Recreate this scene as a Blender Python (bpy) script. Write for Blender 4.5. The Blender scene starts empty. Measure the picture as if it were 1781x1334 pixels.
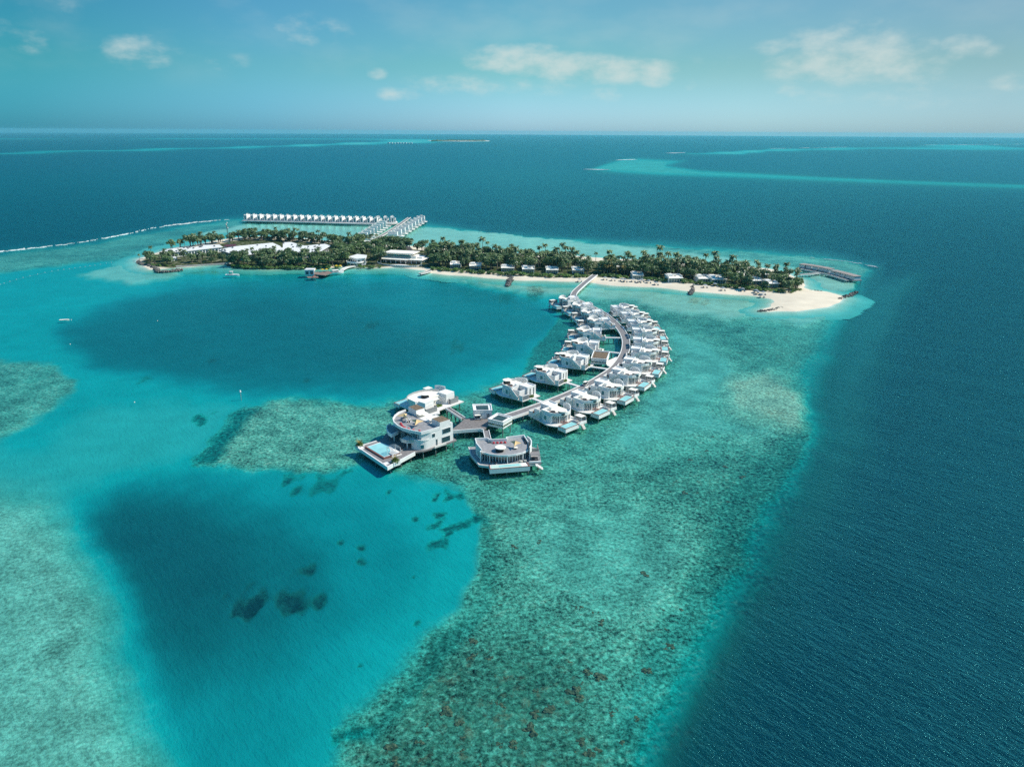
import bpy, bmesh, math, random
import numpy as np
from mathutils import Vector, Matrix
RAD = math.radians
random.seed(7)
S = bpy.context.scene
COL = S.collection

# ---------------------------------------------------------------- camera
W0, H0, FPX, HC = 1781.0, 1334.0, 1234.0, 110.0
PITCH, ROLL = RAD(19.53), 0.0050
_cp, _sp = math.cos(PITCH), math.sin(PITCH)
_fw = np.array([0, _cp, -_sp]); _r0 = np.array([1.0, 0, 0]); _u0 = np.array([0, _sp, _cp])
_rt = math.cos(ROLL) * _r0 + math.sin(ROLL) * _u0
_up = -math.sin(ROLL) * _r0 + math.cos(ROLL) * _u0
CAM = np.array([0, 0, HC])
def G(x, y, z=0.0):
    """point of the photograph -> point of the place at height z"""
    d = _fw * FPX + _rt * (x - W0 / 2) - _up * (y - H0 / 2)
    t = (z - HC) / d[2]
    return CAM + d * t
def PXA(p):
    d = p - CAM
    k = d @ _fw
    k = np.where(k < 1, 1, k)
    return W0 / 2 + FPX * (d @ _rt) / k, H0 / 2 - FPX * (d @ _up) / k
cam = bpy.data.objects.new('camera', bpy.data.cameras.new('camera'))
COL.objects.link(cam)
m3 = Matrix((_rt, _up, -_fw)).transposed()
cam.matrix_world = Matrix.Translation((0, 0, HC)) @ m3.to_4x4()
cam.data.sensor_width = 36.0
cam.data.lens = 36.0 * FPX / W0
cam.data.clip_start = 1.0
cam.data.clip_end = 400000.0
S.camera = cam

# ---------------------------------------------------------------- light
SUN_AZ, SUN_EL = RAD(84.0), RAD(47.0)          # clockwise from straight ahead (+y)
sund = bpy.data.lights.new('sun', 'SUN')
sund.energy = 4.6; sund.angle = RAD(0.53); sund.color = (1.0, 0.93, 0.82)
sun = bpy.data.objects.new('sun', sund); COL.objects.link(sun)
sv = Vector((math.sin(SUN_AZ) * math.cos(SUN_EL), math.cos(SUN_AZ) * math.cos(SUN_EL), math.sin(SUN_EL)))
sun.rotation_euler = sv.to_track_quat('Z', 'Y').to_euler()
S.view_settings.view_transform = 'Standard'; S.view_settings.look = 'None'
S.view_settings.exposure = 0.22; S.view_settings.gamma = 1.0
try:
    S.cycles.transparent_max_bounces = 24
    S.cycles.max_bounces = 6
    S.cycles.caustics_reflective = False; S.cycles.caustics_refractive = False
    S.cycles.sample_clamp_indirect = 4.0; S.cycles.sample_clamp_direct = 9.0
    S.cycles.volume_bounces = 1
    S.cycles.use_denoising = False      # keeps the sun glitter and the grain of the reef
except Exception:
    pass

def lin(r, g=None, b=None):
    if g is None: r, g, b = r
    f = lambda c: ((c / 255 + 0.055) / 1.055) ** 2.4 if c > 10.3 else c / 255 / 12.92
    return (f(r), f(g), f(b), 1.0)

class NT:
    """small helper for node trees"""
    def __init__(s, tree): s.t = tree; s.t.nodes.clear()
    def n(s, typ, **kw):
        nd = s.t.nodes.new(typ)
        for k, v in kw.items():
            if k.startswith('i_'):
                key = k[2:]; key = int(key) if key.isdigit() else key
                nd.inputs[key].default_value = v
            else: setattr(nd, k, v)
        return nd
    def l(s, a, b): s.t.links.new(a, b)
    def val(s, sock, v):
        if hasattr(v, 'is_linked') or isinstance(v, bpy.types.NodeSocket): s.l(v, sock)
        else: sock.default_value = v
    def math(s, op, a, b=0.0, c=0.0, clamp=False):
        nd = s.t.nodes.new('ShaderNodeMath'); nd.operation = op; nd.use_clamp = clamp
        s.val(nd.inputs[0], a); s.val(nd.inputs[1], b)
        if op in ('MULTIPLY_ADD',): s.val(nd.inputs[2], c)
        return nd.outputs[0]
    def mix(s, f, a, b, blend='MIX'):
        nd = s.t.nodes.new('ShaderNodeMix'); nd.data_type = 'RGBA'; nd.blend_type = blend
        s.val(nd.inputs[0], f); s.val(nd.inputs[6], a); s.val(nd.inputs[7], b)
        return nd.outputs[2]
    def smooth(s, v, a, b, o0=0.0, o1=1.0):
        nd = s.t.nodes.new('ShaderNodeMapRange'); nd.interpolation_type = 'SMOOTHSTEP'
        s.val(nd.inputs[0], v); nd.inputs[1].default_value = a; nd.inputs[2].default_value = b
        nd.inputs[3].default_value = o0; nd.inputs[4].default_value = o1
        return nd.outputs[0]
    def noise(s, vec, scale, detail=3.0, rough=0.5, dist=0.0, dims='3D'):
        nd = s.t.nodes.new('ShaderNodeTexNoise'); nd.noise_dimensions = dims
        s.l(vec, nd.inputs['Vector']); nd.inputs['Scale'].default_value = scale
        nd.inputs['Detail'].default_value = detail; nd.inputs['Roughness'].default_value = rough
        nd.inputs['Distortion'].default_value = dist
        return nd.outputs[0]
    def mapping(s, vec, scale=(1, 1, 1), rot=(0, 0, 0), loc=(0, 0, 0)):
        nd = s.t.nodes.new('ShaderNodeMapping'); s.l(vec, nd.inputs[0])
        nd.inputs['Scale'].default_value = scale; nd.inputs['Rotation'].default_value = rot
        nd.inputs['Location'].default_value = loc
        return nd.outputs[0]
    def ramp(s, fac, stops, interp='LINEAR'):
        nd = s.t.nodes.new('ShaderNodeValToRGB'); cr = nd.color_ramp; cr.interpolation = interp
        while len(cr.elements) > 1: cr.elements.remove(cr.elements[-1])
        for i, (p, c) in enumerate(stops):
            e = cr.elements[0] if i == 0 else cr.elements.new(p)
            e.position = p; e.color = c
        s.l(fac, nd.inputs[0])
        return nd.outputs[0]

# ---------------------------------------------------------------- sky
def vdir(x, y):
    d = _fw * FPX + _rt * (x - W0 / 2) - _up * (y - H0 / 2)
    return d / np.linalg.norm(d)
wd = bpy.data.worlds.new('World'); S.world = wd; wd.use_nodes = True
N = NT(wd.node_tree)
sky = N.n('ShaderNodeTexSky', sky_type='NISHITA', sun_disc=False, sun_elevation=SUN_EL, sun_rotation=SUN_AZ,
          altitude=100.0, air_density=1.0, dust_density=0.6, ozone_density=1.0)
tc = N.n('ShaderNodeTexCoord')
# clouds: where they stand in the sky (azimuth, elevation), broken up by noise
sep = N.n('ShaderNodeSeparateXYZ'); N.l(tc.outputs['Generated'], sep.inputs[0])
az = N.math('ARCTAN2', sep.outputs[0], sep.outputs[1])
el = N.math('ARCSINE', sep.outputs[2])
TOP = [(0.174, (0.143, 0.735, 0.875)), (0.323, (0.375, 0.985, 1.20)), (0.5, (0.545, 1.155, 1.214)), (0.665, (0.610, 1.043, 1.10)), (0.822, (0.56, 0.835, 0.90))]
LOW = [(0.165, (0.124, 0.711, 1.283)), (0.315, (0.354, 1.029, 1.887)), (0.504, (0.82, 1.44, 2.36)), (0.673, (0.80, 1.36, 2.08)), (0.83, (0.62, 1.01, 1.58))]
def tintramp(st, end):
    st = [((p * 100 - 50 + 180) / 360, c) for p, c in st]
    st = [(0.0, end)] + st + [(1.0, end)]
    return N.ramp(azn, [(p, (c[0] / 2.5, c[1] / 2.5, c[2] / 2.5, 1)) for p, c in st])
azn = N.math('MULTIPLY_ADD', az, 1 / (2 * math.pi), 0.5)
tint = N.mix(N.smooth(el, 0.0, 0.085), tintramp(LOW, (.18, .85, 1.6)), tintramp(TOP, (.14, .85, 1.1)))
tint = N.mix(N.smooth(el, 0.2, 0.75), tint, (.07, .62, .92, 1))
skm = N.n('ShaderNodeVectorMath', operation='MULTIPLY'); N.l(sky.outputs[0], skm.inputs[0]); N.l(tint, skm.inputs[1])
sks = N.n('ShaderNodeVectorMath', operation='SCALE'); N.l(skm.outputs[0], sks.inputs[0]); sks.inputs['Scale'].default_value = 2.5
skyc = sks.outputs[0]
comb = N.n('ShaderNodeCombineXYZ'); N.l(az, comb.inputs[0]); N.l(el, comb.inputs[1])
nz = N.noise(N.mapping(comb.outputs[0], (1, 1.9, 1)), 26.0, 6.0, 0.55)
nz2 = N.noise(N.mapping(comb.outputs[0], (1, 2.2, 1), loc=(3, 1, 0)), 9.0, 4.0, 0.5)
CLOUDS = [  # photo x, y, half width, half height, strength
    (905, 103, 70, 17, 1.0), (985, 116, 80, 15, .95), (1075, 125, 70, 16, .9), (1140, 127, 34, 15, .9),
    (785, 146, 70, 12, .55), (690, 164, 34, 9, .6), (655, 129, 14, 8, .5), (712, 93, 16, 10, .3),
    (240, 88, 36, 20, .6), (312, 85, 14, 9, .3), (396, 108, 30, 12, .36), (538, 54, 54, 18, .48),
    (25, 45, 40, 26, .35), (62, 76, 26, 12, .4), (100, 10, 40, 12, .25),
    (1480, 100, 92, 34, .8), (1545, 118, 60, 26, .7), (1365, 83, 44, 10, .65), (1440, 140, 70, 24, .45), (1380, 158, 22, 8, .6),
    (1675, 80, 24, 14, .7), (1715, 92, 26, 8, .4), (1765, 146, 26, 12, .5), (1050, 165, 30, 12, .45),
    (935, 150, 70, 16, .4), (1235, 110, 40, 12, .3), (1200, 148, 14, 7, .35), (860, 152, 60, 14, .4), (1600, 165, 90, 16, .3),
    (1550, 160, 60, 12, .4)]
total = None
for (cx, cy, hw, hh, st) in CLOUDS:
    d = vdir(cx, cy)
    a0, e0 = math.atan2(d[0], d[1]), math.asin(d[2])
    dx = N.math('MULTIPLY', N.math('SUBTRACT', az, a0), 1200.0 / hw * 0.74)
    ey = N.math('SUBTRACT', el, e0)
    dy = N.math('MULTIPLY', ey, 1200.0 / hh * 0.70)
    r2 = N.math('ADD', N.math('MULTIPLY', dx, dx), N.math('MULTIPLY', dy, dy))
    b = N.math('MULTIPLY', N.math('SUBTRACT', 1.35, r2), st, clamp=False)
    b = N.math('MAXIMUM', b, 0.0)
    total = b if total is None else N.math('MAXIMUM', total, b)
dens = N.math('SUBTRACT', N.math('ADD', N.math('MULTIPLY', nz, 1.5), N.math('MULTIPLY', nz2, 0.5)), 0.98)
cl = N.math('MULTIPLY', N.smooth(N.math('ADD', N.math('MULTIPLY', total, 0.60), dens), 0.10, 1.05), N.smooth(total, 0.0, 0.6))
wisp = N.math('MULTIPLY', N.smooth(nz2, 0.42, 0.75), 0.13)
wisp = N.math('MULTIPLY', wisp, N.smooth(el, 0.03, 0.1))
cl = N.math('MAXIMUM', N.math('MULTIPLY', cl, 0.74), wisp)
bg = N.n('ShaderNodeBackground'); bg.inputs[1].default_value = 0.074
CLOUD_COL = (7.6, 8.6, 8.3, 1)
N.l(N.mix(cl, skyc, CLOUD_COL), bg.inputs[0])
N.l(bg.outputs[0], N.n('ShaderNodeOutputWorld').inputs[0])

# ---------------------------------------------------------------- materials
MATS = {}
def mat(name, col, rough=0.6, spec=0.4, var=0.0, vscale=0.6, bump=0.0, bscale=3.0, metal=0.0, emit=None, alpha=None):
    if name in MATS: return MATS[name]
    m = bpy.data.materials.new(name); m.use_nodes = True
    T = NT(m.node_tree)
    b = T.n('ShaderNodeBsdfPrincipled'); o = T.n('ShaderNodeOutputMaterial'); T.l(b.outputs[0], o.inputs[0])
    b.inputs['Roughness'].default_value = rough; b.inputs['Metallic'].default_value = metal
    b.inputs['Specular IOR Level'].default_value = spec
    c = tuple(col[:3]) + (1.0,)
    if var > 0:
        g = T.n('ShaderNodeNewGeometry'); oi = T.n('ShaderNodeObjectInfo')
        nz = T.noise(g.outputs['Position'], vscale, 4.0, 0.6)
        k = T.smooth(nz, 0.3, 0.7, 1 - var, 1 + var * 0.5)
        k = T.math('MULTIPLY', k, T.math('MULTIPLY_ADD', oi.outputs['Random'], var * 0.5, 1 - var * 0.25))
        cc = T.n('ShaderNodeVectorMath', operation='SCALE'); cc.inputs[0].default_value = c[:3]
        T.l(k, cc.inputs['Scale']); T.l(cc.outputs[0], b.inputs['Base Color'])
        if bump > 0:
            bp = T.n('ShaderNodeBump'); bp.inputs['Strength'].default_value = bump
            T.l(T.noise(g.outputs['Position'], bscale, 3.0), bp.inputs['Height']); T.l(bp.outputs[0], b.inputs['Normal'])
    else:
        b.inputs['Base Color'].default_value = c
    MATS[name] = m
    return m

# ---------------------------------------------------------------- seabed
def hcorr(u, v):
    """straightens the slight lens curve of the far horizon"""
    real = 220.0 + 0.0317 * u - 1.385e-5 * u * u
    mine = 667 - FPX * math.tan(PITCH) + (u - 890.5) * math.tan(ROLL) + 4.5
    k = np.clip((400.0 - v) / 170.0, 0, 1)
    return v + (mine - real) * k
def sdpoly(px, py, poly):
    """signed distance (positive inside) of points to a polygon"""
    n = len(poly)
    d2 = np.full(px.shape, 1e18); ins = np.zeros(px.shape, bool)
    for i in range(n):
        x0, y0 = poly[i]; x1, y1 = poly[(i + 1) % n]
        ex, ey = x1 - x0, y1 - y0
        t = np.clip(((px - x0) * ex + (py - y0) * ey) / (ex * ex + ey * ey + 1e-9), 0, 1)
        dx, dy = px - (x0 + t * ex), py - (y0 + t * ey)
        d2 = np.minimum(d2, dx * dx + dy * dy)
        if y0 != y1:
            c = ((y0 > py) != (y1 > py)) & (px < (x1 - x0) * (py - y0) / (y1 - y0) + x0)
            ins ^= c
    d = np.sqrt(d2)
    return np.where(ins, d, -d)
def sstep(a, b, x):
    t = np.clip((x - a) / (b - a), 0, 1)
    return t * t * (3 - 2 * t)
# (polygon in photo pixels, feather px, depth m, coral, dapple)
DEEP = 45.0
REG = [
 # outer slope below the reef edge
 ([(1600,470),(1560,540),(1530,620),(1510,700),(1505,770),(1470,860),(1400,970),(1340,1070),(1290,1160),(1240,1260),(1200,1400),(1100,2400),(700,2400),(1000,1400),(1150,1150),(1300,900),(1360,740),(1360,640),(1420,500)], 62, 15.0, .45, 0),
 # the whole reef platform of the atoll
 ([(-900,500),(-300,460),(0,436),(130,423),(270,398),(400,378),(560,374),(700,382),(748,387),(850,404),(1000,414),(1150,421),(1300,431),(1440,441),(1528,462),(1500,484),(1482,512),(1462,545),(1440,590),(1412,640),(1398,700),(1400,745),(1372,800),(1340,860),(1296,930),(1262,1000),(1232,1080),(1190,1150),(1150,1220),(1110,1300),(1080,1400),(1000,2400),(-2500,2400),(-2500,700)], 62, 1.55, .62, .55),
 # sandy lagoon floor
 ([(-2500,520),(0,470),(140,455),(240,452),(300,470),(400,472),(640,472),(740,476),(860,488),(985,497),(985,530),(985,575),(950,612),(900,650),(840,668),(790,682),(720,690),(640,694),(520,690),(425,697),(345,790),(360,812),(560,808),(640,806),(720,830),(810,838),(838,880),(842,930),(822,1000),(770,1080),(690,1180),(630,1240),(600,1330),(520,1800),(-2500,2400)], 16, 3.4, 0.0, .0),
 # deep basin of the lagoon
 ([(95,575),(150,538),(240,510),(330,492),(480,482),(700,482),(830,488),(930,515),(980,560),(930,600),(850,638),(760,662),(640,682),(480,682),(400,668),(260,650),(160,625)], 40, 8.0, 0, 0),
 ([(120,570),(230,525),(420,508),(640,530),(760,580),(720,640),(560,655),(400,655),(260,640),(160,615)], 60, 11.5, 0, 0),
 # near basin
 ([(170,900),(215,852),(330,815),(480,815),(610,835),(700,880),(735,945),(690,1025),(600,1130),(530,1240),(500,1400),(480,1800),(330,1800),(360,1500),(320,1334),(275,1200),(238,1100),(205,1000)], 55, 5.8, 0, 0),
 ([(160,905),(215,850),(330,842),(470,880),(550,950),(560,1030),(490,1110),(400,1170),(320,1190),(280,1140),(245,1060),(205,980)], 50, 10.5, 0, 0),
 ([(180,905),(230,868),(320,868),(400,930),(420,1020),(350,1080),(300,1100),(265,1040),(222,970)], 45, 14.5, 0, 0),
 # pale shelf between the two basins
 ([(-200,760),(60,780),(180,700),(300,690),(420,690),(345,790),(240,815),(120,860),(0,850),(-300,900)], 30, 2.6, 0, 0),
 # left reef flats
 ([(-2500,900),(0,852),(70,868),(120,915),(160,985),(185,1060),(205,1150),(240,1260),(290,1334),(360,1800),(-2500,2200)], 58, .9, .04, .52),
 ([(-900,600),(-300,620),(0,622),(90,632),(148,655),(135,680),(90,712),(0,757),(-300,840),(-900,900)], 12, 1.5, .35, .8),
 # reef tongue left of the big villa
 ([(430,704),(520,696),(690,702),(720,720),(690,760),(640,800),(560,803),(440,806),(350,800),(375,765)], 9, 1.3, .45, 1.0),
 # dark coral edge left of the tongue
 ([(420,700),(445,704),(405,745),(372,800),(338,800),(356,765)], 9, 3.2, 1.0, .3),
 # shallow bay under the beach
 ([(752,478),(870,489),(985,496),(1040,494),(1140,502),(1200,508),(1290,517),(1350,531),(1320,546),(1250,552),(1180,545),(1130,528),(1080,520),(1040,520),(990,512),(860,500),(800,492)], 16, 0.5, 0, .2),
 ([(1320,545),(1400,560),(1440,545),(1478,520),(1462,512),(1420,530),(1340,538)], 10, .7, .1, .3),
 # clear patches on the right-hand reef
 ([(1160,560),(1240,590),(1290,640),(1240,700),(1330,745),(1390,770),(1330,760),(1240,745),(1180,760),(1100,800),(1060,760),(1120,690),(1180,620)], 40, 1.25, .2, .5),
 ([(1000,830),(1110,850),(1230,960),(1180,1080),(1020,1110),(900,1010),(880,900)], 70, 1.3, .32, .6),
 # pale brownish shoal towards the sand spit
 ([(1262,655),(1335,640),(1396,690),(1390,748),(1330,735),(1275,705)], 26, .75, .55, .6),
 # rim of richer coral on the outer slope
 ([(1290,800),(1400,740),(1390,800),(1320,900),(1270,1000),(1200,1150),(1140,1260),(1090,1334),(1040,1334),(1130,1150),(1210,1000),(1250,880)], 30, 2.1, .85, .3),
 ([(640,1240),(700,1180),(780,1090),(900,1100),(1010,1180),(1080,1334),(1040,1800),(560,1800),(600,1340)], 46, 1.5, 1.08, .6),
 ([(590,1256),(640,1246),(700,1180),(745,1104),(800,1050),(845,1040),(800,1100),(730,1190),(660,1275),(600,1275)], 8, 2.2, 1.0, .0),
 ([(830,850),(850,880),(870,980),(840,1060),(800,1060),(836,980),(836,900)], 12, 1.9, .8, .3),
 # dark reef beside the left villas
 ([(985,520),(1000,560),(985,600),(945,640),(905,640),(935,600),(960,570)], 9, 2.6, .85, .2),
 # grey-green flats inside the surf line and along the far rim
 ([(-300,462),(0,440),(140,424),(270,401),(415,381),(425,396),(300,414),(230,436),(100,456),(0,470),(-300,500)], 14, 1.3, .72, .6),
 ([(740,392),(870,406),(1000,418),(1150,427),(1300,437),(1440,447),(1520,463),(1500,476),(1440,468),(1300,452),(1150,440),(1000,428),(870,414),(745,402)], 10, 1.05, .5, .9),
 # clear water behind the island and round its tips
 ([(430,388),(560,391),(640,394),(742,396),(870,404),(1000,419),(1150,435),(1300,451),(1420,474),(1490,478),(1486,500),(1440,506),(1390,496),(1340,470),(1200,462),(900,446),(740,436),(560,420),(430,412),(330,416),(360,402)], 13, 0.38, .0, .15),
 ([(130,478),(200,458),(240,446),(262,440),(300,470),(322,476),(290,488),(220,490)], 9, .7, .05, .1),
 ([(230,440),(300,418),(420,402),(430,412),(330,430),(250,450)], 5, 1.0, .1, .2),
]
REGFAR = [
 ([(-1500,253),(0,256.5),(450,253.5),(600,249.5),(740,245.8),(830,246.5),(852,249),(720,252),(450,257.5),(0,260.5),(-1500,261)], 1.2, 1.1, .05, 0),
 ([(-1500,229),(0,230.5),(300,236.5),(500,241.2),(640,243.5),(740,245),(850,248),(700,247.6),(450,243.6),(200,237),(0,233),(-1500,232)], .8, 1.6, .1, 0),
 ([(1022,297),(1058,285),(1085,278),(1110,277),(1195,281),(1160,289),(1220,297),(1400,305.5),(1560,311.5),(1781,317),(2600,330),(2600,338),(1781,324),(1500,316),(1300,310),(1150,306),(1080,302)], 5.5, 2.0, .3, 0),
 ([(1150,271),(1260,265),(1340,260),(1530,254.5),(1781,251.5),(2600,248),(2600,255),(1781,256.5),(1530,259),(1340,265),(1280,271)], 1.6, 1.6, .1, 0),
 ([(1590,251),(1700,247.5),(1781,245.5),(2600,240),(2600,243),(1781,248.5),(1700,250.5)], 1.0, 1.6, .1, 0),
]
PATCH = [(560, 830, 2.6), (503, 820, 1.8), (515, 838, 1.7), (595, 817, 1.1), (548, 815, .9), (805, 899, 1.8), (838, 893, 1.9), (782, 907, 1.3), (757, 940, 1.9), (760, 905, 1.3), (764, 890, 1.1), (727, 893, .9), (778, 920, 1.4), (595, 936, .8), (627, 940, .9), (622, 964, 1.0), (706, 992, .9), (675, 853, 1.0), (790, 856, 1.5), (810, 855, 1.4), (765, 855, 1.1),
 (431, 1037, 3.6), (500, 1030, 2.7), (505, 1045, 2.5), (540, 1035, 2.0), (522, 986, 2.0), (635, 1258, 3.2), (610, 1262, 2.4), (213, 1202, .7), (340, 720, 2.3), (720, 1070, .8), (625, 1140, .7),
 (1210, 520, 2.0), (1225, 526, 1.6), (1050, 540, 1.2), (930, 505, 2.6), (880, 512, 2.0), (770, 486, 1.2), (795, 600, 1.6), (650, 560, 1.4), (360, 618, 1.2), (250, 660, 1.3), (90, 640, 1.6), (60, 655, 1.6), (540, 655, 1.2)]
def sea_fields(pts):
    u, v = PXA(pts)
    behind = (pts - CAM) @ _fw < 20
    v = np.where(behind, 3000, v); u = np.clip(u, -6000, 8000); v = np.clip(v, 150, 4000)
    # wander the borders a little so that no edge is a ruled line
    wob = lambda a, b, f: np.sin(pts[:, 0] * f + a + 1.7 * np.sin(pts[:, 1] * f * .7 + b)) + np.sin(pts[:, 1] * f * 1.3 + b + 1.3 * np.sin(pts[:, 0] * f * 1.9))
    near = np.clip((v - 300) / 500, 0, 1)
    uu = u + near * (wob(0, 1, .05) * 7 + wob(2, 3, .21) * 3.2 + wob(4, 2, .6) * 1.5)
    vv = v + near * (wob(5, 2, .06) * 4.5 + wob(1, 7, .25) * 2.2 + wob(1, 3, .7) * 1.0)
    dep = np.full(u.shape, DEEP); reef = np.full(u.shape, .7); dap = np.zeros(u.shape)
    for (poly, f, d, r, a) in REG:
        sd = sdpoly(uu, vv, poly)
        fe = f * np.clip(.22 + 1.25 * (v - 400) / 700, .22, 1.5)
        w = sstep(-fe, fe, sd)
        # depth blends geometrically: shallow edges stay clear, drop-offs darken smoothly
        dep = np.exp(np.log(dep) * (1 - w) + math.log(d) * w); reef = reef * (1 - w) + r * w; dap = dap * (1 - w) + a * w
    for (bx, by, bs) in PATCH:
        sel = (np.abs(u - bx) < bs * 16) & (np.abs(v - by) < bs * 11)
        if not sel.any(): continue
        r_ = (1 + .3 * np.sin(pts[sel, 0] * .55 + bx) * np.sin(pts[sel, 1] * .48 + by) + .2 * np.sin(pts[sel, 0] * 1.3 + by)) * np.sqrt(((uu[sel] - bx) / (bs * 7.5)) ** 2 + ((vv[sel] - by + .25 * (uu[sel] - bx)) / (bs * 4.6)) ** 2)
        w = sstep(1.55, .3, r_)
        w = w * (.5 if by < 720 else .95)
        reef[sel] = np.maximum(reef[sel], w * .98); dap[sel] *= 1 - w; dep[sel] = dep[sel] * (1 + .4 * w)
    for (poly, f, d, r, a) in REGFAR:
        pp = [(x, float(hcorr(np.float64(x), np.float64(y)))) for x, y in poly]
        w = sstep(-f, f, sdpoly(u, v, pp))
        dep = np.exp(np.log(dep) * (1 - w) + math.log(d) * w); reef = reef * (1 - w) + r * w
    return dep, reef, dap

def mesh_from(name, verts, faces, mats=None, smooth=False):
    me = bpy.data.meshes.new(name)
    verts = np.asarray(verts, np.float32); faces = np.asarray(faces, np.int32)
    k = faces.shape[1]
    me.vertices.add(len(verts)); me.vertices.foreach_set('co', verts.ravel())
    me.loops.add(faces.size); me.loops.foreach_set('vertex_index', faces.ravel())
    me.polygons.add(len(faces)); me.polygons.foreach_set('loop_start', np.arange(0, faces.size, k, dtype=np.int32))
    me.polygons.foreach_set('loop_total', np.full(len(faces), k, np.int32))
    if smooth: me.polygons.foreach_set('use_smooth', np.ones(len(faces), bool))
    me.update(calc_edges=True)
    for m in (mats or []): me.materials.append(m)
    return me
def add_attr(me, name, arr):
    a = me.attributes.new(name, 'FLOAT', 'POINT'); a.data.foreach_set('value', np.asarray(arr, np.float32))
def link(name, me, parent=None):
    o = bpy.data.objects.new(name, me); COL.objects.link(o)
    if parent is not None: o.parent = parent
    return o
def disc_grid(azs, dists):
    A, D = np.meshgrid(azs, dists)
    v = np.stack([np.sin(A) * D, np.cos(A) * D, np.zeros_like(A)], -1).reshape(-1, 3)
    na, nd = len(azs), len(dists)
    i = np.arange(nd - 1)[:, None] * na + np.arange(na)[None, :]
    j = np.arange(nd - 1)[:, None] * na + (np.arange(na)[None, :] + 1) % na
    f = np.stack([i, j, j + na, i + na], -1).reshape(-1, 4)
    return v, f
RFAR = 30000.0
azs = np.concatenate([np.linspace(-RAD(50), RAD(50), 620), np.linspace(RAD(50), RAD(310), 60)[1:-1]])
dep_ang = np.linspace(math.atan(HC / 6.0), math.atan(HC / RFAR), 700)
dists = HC / np.tan(dep_ang)
dists = np.sort(dists)
sv_, sf_ = disc_grid(azs, dists)
dep, reef, dap = sea_fields(sv_)
sv_[:, 2] = -np.where(dep < 1.5, dep, 1.5 + (dep - 1.5) * 0.1)

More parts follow.
